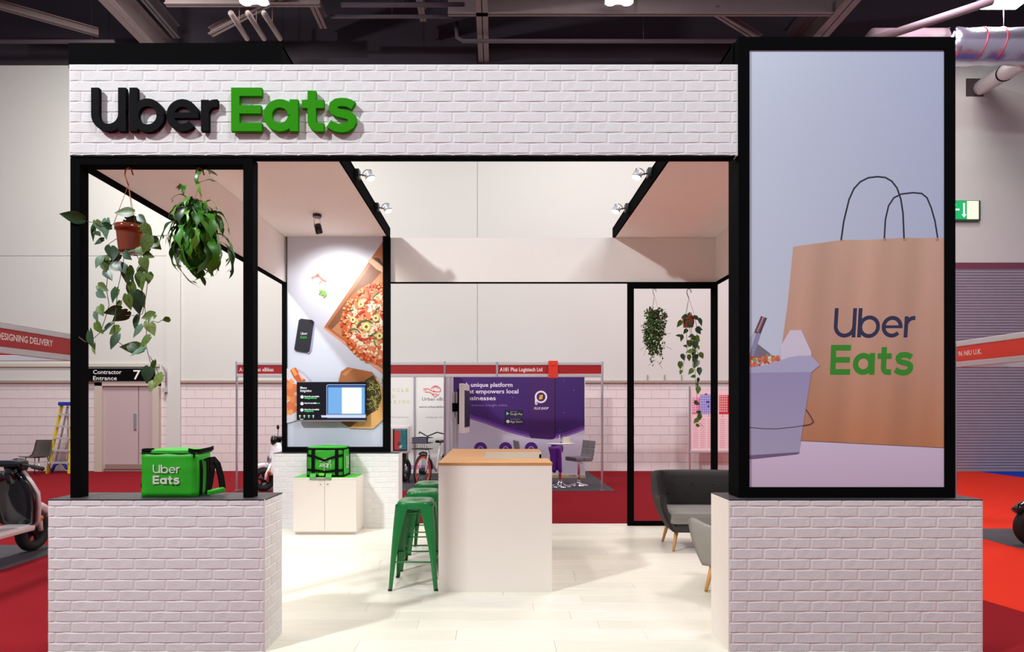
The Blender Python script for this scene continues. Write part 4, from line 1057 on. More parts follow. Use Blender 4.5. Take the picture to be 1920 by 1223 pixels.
for (cx_, cy_, r, a0, a1, col) in [(657, 570, 12, 150, 60, (70, 110, 50)), (712, 562, 12, 170, 260, (84, 130, 60)), (686, 618, 17, 190, 320, (60, 116, 52)), (690, 612, 18, 30, 90, (60, 116, 52)), (718, 590, 15, 120, 250, (60, 116, 52)), (664, 628, 11, 200, 340, (76, 120, 54)), (713, 640, 11, 120, 250, (84, 130, 60))]:
    P.line(arc(cx_, cy_, r, a0, a1, 12), 2.2, col)
for path in ([(690, 545), (694, 558), (686, 568), (680, 572)], [(668, 595), (676, 586), (684, 583)], [(668, 632), (682, 637), (696, 634)], [(714, 588), (718, 600)]): P.line(path, 3.6, (196, 62, 36))
for (x_, y_, r) in [(687, 613, 9), (705, 597, 7), (662, 600, 6.5), (677, 571, 6), (712, 630, 7), (660, 566, 3)]:
    P.disc(x_, y_, r, (206, 200, 110), 14, j=.25); P.disc(x_, y_, r*.7, (232, 226, 170), 12, j=.3); P.disc(x_, y_, r*.35, (120, 96, 40), 9, j=.4)
for _ in range(110):
    a = rr_.uniform(85, 275); d = rr_.uniform(67, 76); P.disc(PC[0]+d*math.cos(R(a)), PC[1]+d*math.sin(R(a)), rr_.uniform(1, 3.2), rr_.choice([(170, 84, 40), (222, 150, 90), (200, 70, 36), (150, 66, 34), (232, 172, 112)]), 7, j=.5)
# shrimp, herb
P.line([(585, 521), (591, 519), (597, 515), (602, 521), (607, 525), (613, 527)], 3.4, (232, 150, 130)); P.line([(590, 519), (586, 527)], 1, (214, 170, 160)); P.line([(604, 526), (599, 533)], 1, (214, 140, 120)); P.disc(596, 517, 2.6, (226, 110, 90), 10)
for (x_, y_, r) in [(602, 546, 3), (608, 549, 4.5), (611, 553, 3), (605, 552, 2.6), (600, 551, 1.6), (609, 556, 2)]: P.disc(x_, y_, r, (132, 178, 84), 9, j=.5)
# phone
P.poly([(563, 599), (588, 602), (591, 606), (584, 658), (580, 663), (557, 657)], (150, 148, 190))
P.poly([(565, 598), (586, 600.5), (589.5, 604), (581.5, 659), (577, 662), (555, 658.5), (552.5, 655), (561, 601)], (22, 22, 32))
plogo(P, 'Uber', 564.5, 577, 628, 4.4, .15, (214, 214, 220), .06); plogo(P, 'Eats', 564, 576, 635, 4.6, .2, (50, 160, 70), .08)
# glass bowl of prawns
P.disc(528, 742, 62, (216, 216, 224), 40, 52); P.line(arc(540, 745, 52, -80, -10, 16, 56), 2.2, (196, 190, 200))
for i in range(26):
    P.disc(rr_.uniform(537, 553), rr_.uniform(716, 778), rr_.uniform(4, 8), rr_.choice([(220, 120, 70), (232, 140, 80), (200, 92, 52), (236, 164, 96)]), 9, j=.4)
P.line([(550, 692), (557, 706), (566, 716), (572, 718)], 12, (206, 92, 54)); P.line([(549, 691), (556, 704)], 6, (240, 160, 84)); P.line([(561, 700), (568, 713)], 3, (240, 180, 140))
# noodle box, open
P.poly([(637, 714), (640, 698), (652, 689), (698, 698), (712, 716), (719.5, 740), (719.5, 782), (700, 803), (655, 802), (634, 790)], (214, 166, 98))
P.poly([(635, 716), (640, 697), (652, 689), (698, 698), (707, 709), (686, 716), (684, 780), (660, 802), (634, 786)], (168, 104, 60))
P.poly([(643, 703), (655, 691), (663, 692), (648, 705)], (190, 130, 84))
P.poly([(684, 714), (700, 704), (712, 722), (716, 748), (709, 768), (686, 782)], (70, 60, 30))
for i in range(46):
    x_, y_ = rr_.uniform(687, 711), rr_.uniform(712, 774); r = rr_.uniform(3, 8); a = rr_.uniform(0, 360)
    P.line(arc(x_, y_, r, a, a+rr_.uniform(80, 200), 8), 1.1, rr_.choice([(150, 156, 76), (186, 186, 104), (110, 122, 54), (206, 204, 132)]))
P.poly([(686, 782), (709, 768), (716, 748), (719.5, 756), (719.5, 786), (700, 804), (654, 803)], (222, 172, 104))
P.poly([(640, 792), (657, 802), (664, 796), (662, 784)], (120, 74, 50))
P.build('print', t)
# TV
YT = 7.60
t = thing('television', 'wall mounted television showing a menu slide on the pizza graphic', 'television', (wx(621.5, YT), YT+.04, wz(790, YT)))
obj('casing', MB().box(wx(556, YT), wx(686.5, YT), YT, YT+.05, wz(790, YT), wz(716, YT), b=.006), M_PLASTIC, t)
obj('lower_bezel', MB().box(wx(556.5, YT), wx(686, YT), YT-.003, YT+.0, wz(790.5, YT), wz(788, YT)), M_ALU, t)
obj('wall_mount', MB().box(wx(600, YT), wx(640, YT), YT+.05, YG-.003, wz(770, YT), wz(735, YT)), M_BLACK, t)
P = Print(facing(YT), (556.8, 685.8, 716.8, 788))
P.poly([(556.8, 716.8), (686, 716.8), (686, 788), (556.8, 788)], (8, 10, 20))
P.text('Menu', 563, 729.5, 575, 4.6, (240, 242, 250), .02); P.text('Integration', 563, 735, 584, 4.6, (240, 242, 250), .02)
for y_, g_ in ((744, (571, 594)), (756.5, (594.5, 600)), (768.5, (571, 588))):
    P.disc(566.3, y_+.6, 3.2, (236, 240, 246), 12, j=.15)
    P.text('Menus live and available', 571, y_+.8, 598.5 if y_ != 756.5 else 594, 2.6, (236, 240, 246), .05)
    P.text('integrations' if y_ != 756.5 else 'on', g_[0], y_+(3.9 if y_ != 756.5 else .8), g_[1], 2.6, (70, 220, 110), .05)
for x_ in (562.2, 570.6, 579, 587.5):
    P.disc(x_, 780, 1.6, (220, 236, 230), 10); P.poly([(x_-1.6, 783.8), (x_+1.6, 783.8), (x_, 781.5)], (170, 226, 190))
P.line([(564, 780.2), (585, 780.2)], .4, (50, 160, 80)); P.line([(562.5, 786.4), (568.5, 786.4)], 1.2, (220, 225, 230))
P.poly([(612, 788), (612, 723), (615, 721), (686, 721), (686, 788)], (160, 190, 236)); P.poly([(613.4, 777), (613.4, 724), (615.6, 722.4), (686, 722.4), (686, 777)], (16, 30, 74))
P.poly([(615, 724.3), (684, 724.3), (684, 727), (615, 727)], (60, 110, 190)); P.poly([(615, 727), (684, 727), (684, 776.2), (615, 776.2)], (122, 180, 238))
P.poly([(641, 727), (678, 727), (678, 776.2), (641, 776.2)], (255, 255, 255)); P.line([(652, 776.4), (678, 776.4)], .9, (40, 160, 90))
P.poly([(602, 779), (686, 779), (686, 783), (603, 783)], (214, 226, 250)); P.poly([(602, 784), (686, 784), (686, 788), (602, 788)], (10, 14, 40))
P.poly([(611.5, 783.5), (614, 783.5), (614, 788), (611.5, 788)], (10, 14, 40))
P.build('screen', t, SCREEN)

# cabinet
YK = 7.152; x0, x1 = wx(549.6, YK), wx(668, YK); kz = wz(895.5, YK)
t = thing('cabinet', 'white two door cabinet with a green top before the rear plinth', 'cabinet', ((x0+x1)/2, YK, 0))
obj('carcass', MB().box(x0, x1, YK+.02, YP-.002, .035, kz-.004), M_LAM, t, bevel=.001)
obj('top', MB().box(x0+.004, x1-.004, YK+.004, YP-.002, kz-.004, kz), M_GREENTOP, t, label='green top')
obj('plinth_board', MB().box(x0+.01, x1-.01, YK+.04, YP-.01, 0, .035), M_LAM, t)
xm = (x0+x1)/2
for a, b_, kx in ((x0+.001, xm-.002, xm-.045), (xm+.002, x1-.001, xm+.04)):
    d = obj('door', MB().box(a, b_, YK, YK+.019, .04, kz-.03), M_LAM, t, bevel=.001)
    obj('lock', MB().lathe([(.001, -.006), (.011, -.006), (.011, 0)], (kx, YK, kz-.085), 12, axis='y'), M_CHROME, d)
obj('top_rail', MB().box(x0, x1, YK, YK+.02, kz-.028, kz-.004), M_LAM, t)

# counter with a cut-out well
YC0, YC1 = 4.928, 6.59; x0, x1 = wx(822, YC0), wx(1035, YC0); cz = 1.0885
t = thing('counter', 'white counter with a bamboo worktop in the middle of the stand', 'counter', ((x0+x1)/2, YC0, 0))
WY0, WY1, WX = 5.36, 6.10, -.117
obj('front_panel', MB().box(x0, x1, YC0, YC0+.02, 0, cz-.022), M_LAM, t, bevel=.0008)
obj('side_panel', MB().box(x0, x0+.02, YC0+.02, YC1, 0, cz-.022), M_LAM, t)
obj('side_panel', MB().box(x1-.02, x1, YC0+.02, WY0, 0, cz-.022), M_LAM, t)
obj('side_panel', MB().box(x1-.02, x1, WY0, WY1, 0, .80), M_LAM, t)
obj('side_panel', MB().box(x1-.02, x1, WY1, YC1, 0, cz-.022), M_LAM, t)
obj('rear_panel', MB().box(x0+.02, x1-.02, YC1-.02, YC1, 0, cz-.022), M_LAM, t)
obj('well_wall', MB().box(WX, x1, WY1, WY1+.02, .80, cz-.001), M_LAM, t)
obj('well_wall', MB().box(WX-.02, WX, WY0, WY1, .80, cz-.022), M_LAM, t)
obj('well_wall', MB().box(WX, x1-.02, WY0-.02, WY0, .80, cz-.022), M_LAM, t)
obj('well_floor', MB().box(WX, x1-.02, WY0, WY1, .79, .80), M_LAM, t)
b = MB().prism([(x0-.003, YC0-.003), (x1+.003, YC0-.003), (x1+.003, WY0), (WX, WY0), (WX, WY1+.02), (x1+.003, WY1+.02), (x1+.003, YC1+.003), (x0-.003, YC1+.003)], lambda a, c, d: (a, c, d), cz-.022, cz)
obj('worktop', b, M_WOOD, t)

# ---------------------------------------------------------------- stools
def make_stool(loc, label):
    t = thing('bar_stool', label, 'stool', loc, 0, 'green metal stools along the counter')
    SZ = .745
    def sup(r, n=40, e=4.5):
        out = []
        for k in range(n):
            th = 2*math.pi*k/n; c, s_ = math.cos(th), math.sin(th); q = (abs(c)**e+abs(s_)**e)**(-1/e)*r; out.append((q*c, q*s_))
        return out
    b = MB(); rings = []
    n = 40
    hole = [(.034*math.cos(2*math.pi*k/n), .019*math.sin(2*math.pi*k/n)) for k in range(n)]
    def R_(pts, z): rings.append([(x, y, z) for x, y in pts])
    R_(hole, SZ-.012); R_(hole, SZ-.003)
    R_(sup(.09), SZ-.004); R_(sup(.135), SZ); R_(sup(.146), SZ-.004); R_(sup(.153), SZ-.014); R_(sup(.157), SZ-.05); R_(sup(.159), SZ-.062); R_(sup(.155), SZ-.062)
    vs = [p for r in rings for p in r]; m = len(rings)
    b.add(vs, [(i*n+k, i*n+(k+1) % n, (i+1)*n+(k+1) % n, (i+1)*n+k) for i in range(m-1) for k in range(n)], 0, True)
    obj('seat', b, M_GREEN, t, False)
    for sx in (-1, 1):
        for sy in (-1, 1):
            L = MB(); N = 8; th_ = .004
            vs = []
            for i in range(N+1):
                f_ = i/N; z = (SZ-.03)*(1-f_)+.012*f_; cx = (.158+(.205-.158)*f_**1.1); wd = .105*(1-f_)+.026*f_ - .012*math.sin(math.pi*f_)
                cx += .006*math.sin(math.pi*f_*1)
                # angle section: plate along x, corner fold, plate along y (with a rounded corner)
                r = .012
                pts = [(cx-wd, cx), (cx-wd*.5, cx+.003), (cx-r, cx+.001), (cx-r*.3, cx-r*.3+.002), (cx+.001, cx-r), (cx+.003, cx-wd*.5), (cx, cx-wd)]
                inn = [(x-(.005), y-(.005)) for x, y in pts]
                vs += [(sx*x, sy*y, z) for x, y in pts] + [(sx*x, sy*y, z) for x, y in reversed(inn)]
            q = 14
            L.add(vs, [(i*q+k, i*q+(k+1) % q, (i+1)*q+(k+1) % q, (i+1)*q+k) for i in range(N) for k in range(q)], 0, False)
            leg = obj('leg', L, M_GREEN, t, False)
            obj('foot', MB().box(min(sx*.178, sx*.210), max(sx*.178, sx*.210), min(sy*.178, sy*.210), max(sy*.178, sy*.210), 0, .016, b=.003), M_RUBBER, leg, False)
    c1 = .186
    for s_ in (-1, 1):
        obj('crossbar', MB().tube([(-c1, s_*c1, .24), (c1, s_*c1, .24)], .007, 8), M_GREEN, t, False)
        obj('crossbar', MB().tube([(s_*c1, -c1, .24), (s_*c1, c1, .24)], .007, 8), M_GREEN, t, False)
    obj('brace', MB().tube([(-.15, -.15, SZ-.07), (-.05, -.05, SZ-.11), (.05, .05, SZ-.11), (.15, .15, SZ-.07)], .006, 6), M_GREEN, t, False)
    obj('brace', MB().tube([(.15, -.15, SZ-.07), (.05, -.05, SZ-.115), (-.05, .05, SZ-.115), (-.15, .15, SZ-.07)], .006, 6), M_GREEN, t, False)
    return t
s = make_stool((-.703, 5.165, 0), 'green metal stool nearest the camera, left of the counter')
for y_, lb, rz in ((5.765, 'middle green metal stool of the row left of the counter', 2), (6.36, 'farthest green metal stool of the row left of the counter', -1)):
    c = copy_tree(s); c.location = (-.713, y_, 0); c.rotation_euler = (0, 0, R(rz)); c['label'] = lb

# ---------------------------------------------------------------- sofas
def make_sofa(loc, rz, W_, label, mo, mi_, ms):
    t = thing('tub_sofa', label, 'sofa', loc, rz)
    hw, D = W_/2, .70; n = 44; m = 12
    def plan(u, k, ky=None):   # u 0..1 along the U, k scales the width, ky the depth
        a = math.pi*u; e = 3.2
        c, s_ = -math.cos(a), math.sin(a)
        if u < .18: f_ = u/.18; x = -1; y = -1+f_*.95
        elif u > .82: f_ = (1-u)/.18; x = 1; y = -1+f_*.95
        else:
            g = (u-.18)/.64*math.pi; x = -math.cos(g); y = math.sin(g); q = (abs(x)**e+abs(y)**e)**(-1/e); x *= q; y *= q; y = -.05+1.05*y
        return x*hw*k, y*D/2*(ky or k)
    def top(u):
        d = min(u, 1-u)/.5
        arm = .56 + .05*math.exp(-((d)/.10)**2); s_ = min(1, max(0, (d-.28)/.30)); s_ = s_*s_*(3-2*s_)
        return arm+(.81-arm)*s_
    b = MB(); rings = []
    for i in range(n+1):
        u = i/n; d = min(u, 1-u)/.5; T = top(u); B = .215; ring = []
        for j in range(m+1):     # outside, from the bottom up
            v = j/m; k = .72+.28*math.sin(v*math.pi/2)**.9; x, y = plan(u, k, .9+.1*v)
            fl = (1-v)**2*.05*max(0, 1-d/.36); ring.append((x, y+fl, B+(T-B)*v))
        xo, yo = plan(u, 1.0); xi, yi = plan(u, 1-.075/hw*.9)
        ln = .06
        x, y = plan(u, 1-ln*.5/hw); ring.append((x, y, T+.016))
        for j in range(m+1):
            v = 1-j/m; k = (.72+.28*math.sin(v*math.pi/2)**.9)-.075/hw*.9; x, y = plan(u, k, .9+.1*v)
            fl = (1-v)**2*.05*max(0, 1-d/.36); ring.append((x*(1-.00), min(y, D/2-.07)+fl, B+(T-B)*v-.004))
        rings.append(ring)
    q = len(rings[0]); vs = [p for r in rings for p in r]
    fs = [(i*q+j, i*q+j+1, (i+1)*q+j+1, (i+1)*q+j) for i in range(n) for j in range(q-1)]
    fs += [tuple(range(q)), tuple(n*q+j for j in range(q-1, -1, -1))]
    fs += [(i*q+q-1, i*q, (i+1)*q, (i+1)*q+q-1) for i in range(n)]
    b.add(vs, fs, 0, True); obj('shell', b, mo, t, False)
    obj('seat_base', MB().box(-hw*.70, hw*.70, -D*.42, D*.34, .205, .32, b=.05), mo, t, False)
    obj('seat_cushion', MB().box(-hw*.93+.075, hw*.93-.075, -D*.46, D*.40, .30, .43, b=.05), ms, t, False)
    nb_ = 4 if W_ > 1 else 2
    for k in range(nb_):
        for zz in (.56, .67):
            obj('button', MB().lathe([(.001, -.012), (.012, -.008), (.014, 0)], (-hw*.6+hw*1.2*k/(nb_-1) + (.05 if zz > .6 else 0)*(1 if k < nb_-1 else 0), D/2-.118, zz), 10, axis='y'), mi_, t, False)
    for sx in (-1, 1):
        for sy in (-1, 1):
            x, y = sx*hw*.62, sy*D*.27
            obj('leg', MB().tube([(x+sx*.05, y+sy*.045, 0), (x, y, .23)], [.013, .023], 12), M_OAK, t, False)
    return t
M_SOFD = mat('charcoal_wool', (70, 68, 68), .95, var=.10, scale=200, bump=.4, bscale=350, spec=.2)
M_SOFL = mat('light_grey_wool', (156, 152, 146), .95, var=.08, scale=200, bump=.4, bscale=350, spec=.2)
M_SEATG = mat('mid_grey_cushion', (150, 148, 144), .95, var=.06, scale=200, bump=.3, bscale=350, spec=.2)
make_sofa((2.33, 6.55, 0), R(-2), 1.16, 'charcoal tub sofa with a lighter grey seat by the rear plant frame', M_SOFD, M_RUBBER, M_SEATG)
make_sofa((2.13, 5.04, 0), R(-126.9), .78, 'light grey tub armchair half hidden behind the right brick plinth', M_SOFL, M_SOFL, mat('pale_cushion', (205, 202, 194), .95))

# ---------------------------------------------------------------- delivery bags
M_BAGG = mat('green_nylon', (36, 170, 24), .5, var=.06, scale=12, bump=.5, bscale=14)
M_WEB = mat('black_webbing', (14, 13, 13), .85, spec=.1)
def soft_box(x0, x1, y0, y1, z0, z1, bulge=.012, n=8, seed=1, topb=.02):
    rnd = random.Random(seed); b = MB(); bm = bmesh.new(); bmesh.ops.create_cube(bm, size=2)
    bmesh.ops.subdivide_edges(bm, edges=bm.edges[:], cuts=n, use_grid_fill=True)
    for v in bm.verts:
        x, y, z = v.co
        px = x*(1+bulge*6*(1-y*y)*(1-z*z)*.5); py = y*(1+bulge*8*(1-x*x)*(1-z*z)*.6); pz = z
        if z > .99: pz = z + topb/((z1-z0)/2)*(1-x*x)*(1-y*y)
        e = .97 if abs(x) > .99 and abs(y) > .99 else 1
        wob = .0022*math.sin(7*x+3*z+seed)+.0018*math.sin(11*z+5*y)
        v.co = Vector(((x0+x1)/2+px*e*(x1-x0)/2, (y0+y1)/2+py*e*(y1-y0)/2+wob*(abs(y) > .9), (z0+z1)/2+pz*(z1-z0)/2))
    bm.verts.index_update()
    b.add([v.co[:] for v in bm.verts], [[v.index for v in f.verts] for f in bm.faces], 0, True); bm.free(); return b
def ribbon(pts, w_, t_=.003, wdir=(0, 1, 0)):
    wd = Vector(wdir).normalized(); b = MB(); P = [Vector(p) for p in pts]; vs = []
    for i, p in enumerate(P):
        t = (P[min(i+1, len(P)-1)]-P[max(i-1, 0)]).normalized(); nrm = t.cross(wd).normalized()*t_/2
        vs += [p-wd*w_/2-nrm, p+wd*w_/2-nrm, p+wd*w_/2+nrm, p-wd*w_/2+nrm]
    fs = [(4*i+k, 4*i+(k+1) % 4, 4*i+4+(k+1) % 4, 4*i+4+k) for i in range(len(P)-1) for k in range(4)] + [(0, 1, 2, 3), tuple(4*len(P)-4+k for k in (3, 2, 1, 0))]
    return b.add(vs, fs)
# front bag on the left plinth
YB0 = 3.815; bx0, bx1 = wx(263.5, YB0), wx(368, YB0); bt = PT+.288
t = thing('delivery_bag', 'green insulated delivery bag with white writing on the left plinth', 'bag', ((bx0+bx1)/2, YB0, PT))
yb1 = YB0+.205
obj('body', soft_box(bx0, bx1, YB0, yb1, PT+.001, bt, .010, 8, 2, .0), M_BAGG, t)
obj('lid', soft_box(bx0+.008, bx1+.004, YB0+.004, yb1+.004, bt-.004, bt+.016, .002, 6, 3, .014), M_BAGG, t)
obj('piping', MB().tube([(bx0+.004, YB0-.002, bt-.002), (bx1, YB0-.002, bt-.002), (bx1+.004, yb1, bt-.002), (bx0+.004, yb1, bt-.002)], .0035, 6, closed=True), mat('dark_green_piping', (20, 110, 20), .6), t)
def wedge(px0, px1, py0, py1, y0, y1):
    return MB().box(wx(px0, y0), wx(px1, y0), y0, y1, wz(py1, y0), wz(py0, y0), b=.006)
obj('zip_corner', wedge(265, 281, 841.5, 850, YB0-.006, YB0+.05), M_WEB, t)
obj('zip_corner', ribbon([(bx1-.05, YB0+.0, bt+.018), (bx1-.01, YB0-.006, bt+.012), (bx1+.010, YB0+.03, bt+.010), (bx1+.014, yb1-.04, bt+.016), (bx1+.012, yb1, bt+.02)], .026, .006, (0, 0, 1)), M_WEB, t)
obj('zip_pull', MB().tube([(bx1-.012, YB0-.006, bt+.006), (bx1-.010, YB0-.008, bt-.03)], .005, 6), M_WEB, t)
for yy in (YB0+.05, YB0+.14):
    obj('strap', ribbon([(bx1+.006, yy, PT+.24), (bx1+.011, yy, PT+.17), (bx1+.010, yy, PT+.09), (bx1+.006, yy, PT+.01)], .028), M_WEB, t)
hx = bx1
obj('shoulder_strap', ribbon([(hx+.008, YB0+.11, PT+.235), (hx+.045, YB0+.12, PT+.25), (hx+.075, YB0+.13, PT+.21), (hx+.09, YB0+.15, PT+.12), (hx+.10, YB0+.155, PT+.035)], .05, .008, (.3, 1, 0)), M_WEB, t)
obj('shoulder_strap', ribbon([(hx+.05, YB0+.11, PT+.245), (hx+.065, YB0+.08, PT+.17), (hx+.055, YB0+.07, PT+.08), (hx+.045, YB0+.06, PT+.02)], .045, .008, (.3, 1, 0)), M_WEB, t)
obj('strap_pad', MB().obox((hx+.045, YB0+.05, PT+.022), (hx+.125, YB0+.12, PT+.036), .05, .03), M_BAGG, t, bevel=.006)
obj('side_strap', ribbon([(bx0-.002, YB0+.07, PT+.24), (bx0-.022, YB0+.07, PT+.19), (bx0-.024, YB0+.07, PT+.12), (bx0-.034, YB0+.07, PT+.07), (bx0-.024, YB0+.07, PT+.03), (bx0-.002, YB0+.07, PT+.005)], .02, .004), M_WEB, t)
P = Print(lambda a, b, d: ((a-VX)*YB0/F, YB0-.0100-d, H-(b-VY)*YB0/F))
plogo(P, 'Uber', 288, 338.5, 887.3, 15.8, .14, (214, 224, 208), .07); plogo(P, 'Eats', 288, 338, 907.6, 15.8, .21, (214, 224, 208), .10)
P.build('bag_text', t)
# second bag on the cabinet
YD = 7.20; cx0, cx1 = wx(576.5, YD), wx(644, YD); b0 = kz
t = thing('delivery_bag', 'green delivery bag with black webbing straps standing on the cabinet', 'bag', ((cx0+cx1)/2, YD, b0))
yd1 = YD+.29; bt = b0+.345
obj('body', soft_box(cx0, cx1, YD, yd1, b0+.001, bt, .006, 8, 4, 0), M_BAGG, t)
obj('lid', soft_box(cx0-.002, cx1+.004, YD-.004, yd1+.004, bt-.004, bt+.022, .002, 6, 3, .02), M_BAGG, t)
obj('lid_rim', MB().tube([(cx0-.004, YD-.006, bt), (cx1+.004, YD-.006, bt), (cx1+.006, yd1, bt), (cx0-.004, yd1, bt)], .010, 6, closed=True), M_WEB, t)
fy = YD-.012
def fx(p_): return wx(p_, YD)
def fz(p_): return wz(p_, YD)
for a in (587.5, 631.5): obj('webbing', MB().box(fx(a-3), fx(a+3), fy-.004, fy+.006, b0+.01, bt-.005), M_WEB, t)
obj('webbing', ribbon([(fx(577), fy, fz(853.5)), (fx(592), fy-.006, fz(857)), (fx(609), fy-.01, fz(863.5)), (fx(626), fy-.006, fz(857.5)), (fx(644), fy, fz(853.5))], .03, .006, (0, 0, 1)), M_WEB, t)
obj('webbing', ribbon([(fx(576), fy, fz(881)), (fx(595), fy-.006, fz(882.5)), (fx(609), fy-.008, fz(885)), (fx(626), fy-.006, fz(883)), (fx(644), fy, fz(882))], .03, .006, (0, 0, 1)), M_WEB, t)
for cxx in (cx0, cx1): obj('corner_binding', MB().tube([(cxx, YD-.004, b0+.006), (cxx, YD-.004, bt)], .007, 6), M_WEB, t)
obj('corner_binding', MB().tube([(cx1+.004, yd1, b0+.006), (cx1+.004, yd1, bt)], .007, 6), M_WEB, t)
obj('base_binding', MB().tube([(cx0, YD-.004, b0+.012), (cx1, YD-.004, b0+.012), (cx1+.004, yd1, b0+.012)], .010, 6), M_WEB, t)
obj('seam', MB().box(fx(608.5), fx(609.3), fy-.010, fy+.004, fz(884), fz(863)), mat('pale_seam', (190, 200, 180), .6), t)
for a, b_ in ((583, 594), (612, 624)):
    o = obj('strap_pad', ribbon([(fx((a+b_)/2), YD+.0, b0+.05), (fx((a+b_)/2), YD-.03, b0+.035), (fx((a+b_)/2), YD-.05, b0+.0), (fx((a+b_)/2), YD-.052, b0-.03)], .07, .012, (1, 0, 0)), M_BAGG, t)
obj('strap_link', ribbon([(fx(586), YD-.055, b0-.012), (fx(603), YD-.06, b0-.022), (fx(622), YD-.055, b0-.012)], .022, .004, (0, 0, 1)), mat('grey_webbing', (150, 140, 140), .6), t)
obj('buckle', MB().box(fx(599), fx(609), YD-.03, YD-.012, b0+.015, b0+.05, b=.006), mat('lime_buckle', (120, 214, 60), .4), t)
P = Print(lambda a, b, d: ((a-VX)*YD/F, YD-.0185-d, H-(b-VY)*YD/F))
c_ = (196, 214, 190)
L_, tot = logo_word('Uber', .13, .07)
for pc in [z for _, xo, qs in L_ for z in [(xo, v) for v in qs]]: P.quads([[(621.5-(pc[0]+p[0])/tot*22.5, 869.0+p[1]*8.5) for p in q] for q in pc[1]], c_)
L_, tot = logo_word('Eats', .17, .1)
for pc in [z for _, xo, qs in L_ for z in [(xo, v) for v in qs]]: P.quads([[(621-(pc[0]+p[0])/tot*22, 859.2+p[1]*8) for p in q] for q in pc[1]], c_)
P.build('bag_text', t)
P = Print(lambda a, b, d: (fx(622)-a, YD+.19-b, bt+.044+d))
for wd_, yo, ww in (('Uber', .05, .14), ('Eats', -.03, .19)):
    L_, tot = logo_word(wd_, ww, .08)
    for pc in [z for _, xo, qs in L_ for z in [(xo, v) for v in qs]]: P.quads([[((pc[0]+p[0])/tot*.15, yo+p[1]*.055) for p in q] for q in pc[1]], (200, 226, 190))
P.build('lid_text', t)
P = Print(lambda a, b, d: (cx1+.012+d, YD+.06+b, b0+a))
for wd_, yo, ww in (('Uber', .10, .14), ('Eats', .03, .19)):
    L_, tot = logo_word(wd_, ww, .08)
    for pc in [z for _, xo, qs in L_ for z in [(xo, v) for v in qs]]: P.quads([[(.10+(pc[0]+p[0])/tot*.15, yo+p[1]*.055) for p in q] for q in pc[1]], (200, 226, 190))
P.build('side_text', t)

# ---------------------------------------------------------------- spot lamps on the canopies
M_BULB = mat('spot_lamp_glow', (255, 250, 236), .4, emit=30)
def rail_spot(xf, side, Y, label, px, py):
    """gimbal lamp on a fascia: side +1 leans to the right"""
    z = 3.905; t = thing('spot_lamp', label, 'lamp', (xf, Y, z), 0, 'gimbal spot lamps clipped to the canopy edges')
    x_ = xf+side*.001
    a, b_ = sorted((x_, x_+side*.045))
    obj('clamp', MB().box(a, b_, Y-.04, Y+.04, z-.055, z+.035, b=.006), M_PLASTIC, t)
    hx = xf+side*.13; hz = z-.03
    obj('arm', MB().tube([(xf+side*.04, Y, z-.012), (xf+side*.09, Y, z-.02), (hx-side*.03, Y, hz)], .007, 8), M_PLASTIC, t)
    obj('yoke', MB().tube([(hx+.058*math.cos(R(th))*side, Y, hz+.01+.058*math.sin(R(th))) for th in range(190, 40, -15)], .004, 6), M_PLASTIC, t)
    ax = Vector((side*.35, -.1, -1)).normalized(); rot = ax.to_track_quat('Z', 'Y').to_matrix().to_4x4()
    Mx = Matrix.Translation((hx+side*.01, Y, hz+.02)) @ rot
    h_ = obj('lamp_head', MB().lathe([(.001, -.045), (.018, -.042), (.034, -.02), (.046, .02), (.048, .05), (.044, .05)], (0, 0, 0), 20).xf(Mx), M_ALUM, t)
    obj('bulb', MB().lathe([(.001, .056), (.03, .054), (.043, .046), (.043, .03)], (0, 0, 0), 20).xf(Mx), M_BULB, h_)
    return Vector((hx, Y, hz)) + ax*.06
l1 = rail_spot(XLi, 1, 5.89, 'lit spot lamp on the left canopy edge, nearer one', 686, 330)
l2 = rail_spot(XLi, 1, 6.86, 'lit spot lamp on the left canopy edge, farther one', 721, 392)
l3 = rail_spot(XRi, -1, 5.86, 'lit spot lamp on the right canopy edge, nearer one', 1204, 329)
l4 = rail_spot(XRi, -1, 6.88, 'lit spot lamp on the right canopy edge, farther one', 1170, 390)
spot('stand_spot', l1+Vector((.03, 0, -.03)), (-.2, 5.0, 0), 70, 108, .7, WARM, .04)
spot('stand_spot', l2+Vector((.03, 0, -.03)), (.2, 6.0, 0), 56, 104, .7, WARM, .04)
spot('stand_spot', l3+Vector((-.03, 0, -.03)), (-.9, 5.0, 0), 76, 108, .7, WARM, .04)
spot('stand_spot', l4+Vector((-.03, 0, -.03)), (-1.2, 6.3, 0), 66, 104, .7, WARM, .04)
# two more of the same row are above the front, hidden by the header
spot('stand_spot', (XLi+.15, 4.6, 3.86), (.2, 4.4, 0), 56, 120, .7, WARM, .04)
spot('stand_spot', (XRi-.15, 4.6, 3.86), (-.2, 4.2, 0), 56, 120, .7, WARM, .04)
X, Y, Zz = -2.08, 6.82, CB
t = thing('ceiling_spot', 'black spot lamp under the left canopy aimed at the pizza graphic', 'lamp', (X, Y, Zz-.22))
obj('mount', MB().lathe([(.001, Zz-.001), (.05, Zz-.001), (.05, Zz-.035), (.001, Zz-.035)], (X, Y, 0), 20, sm=False), M_PLASTIC, t)
obj('yoke', MB().tube([(X-.035, Y, Zz-.14), (X-.035, Y, Zz-.06), (X, Y, Zz-.035), (X+.035, Y, Zz-.06), (X+.035, Y, Zz-.14)], .005, 6), M_CHROME, t)
ax = Vector((.1, .55, -1)).normalized(); Mx = Matrix.Translation((X+.01, Y+.01, Zz-.155)) @ ax.to_track_quat('Z', 'Y').to_matrix().to_4x4()
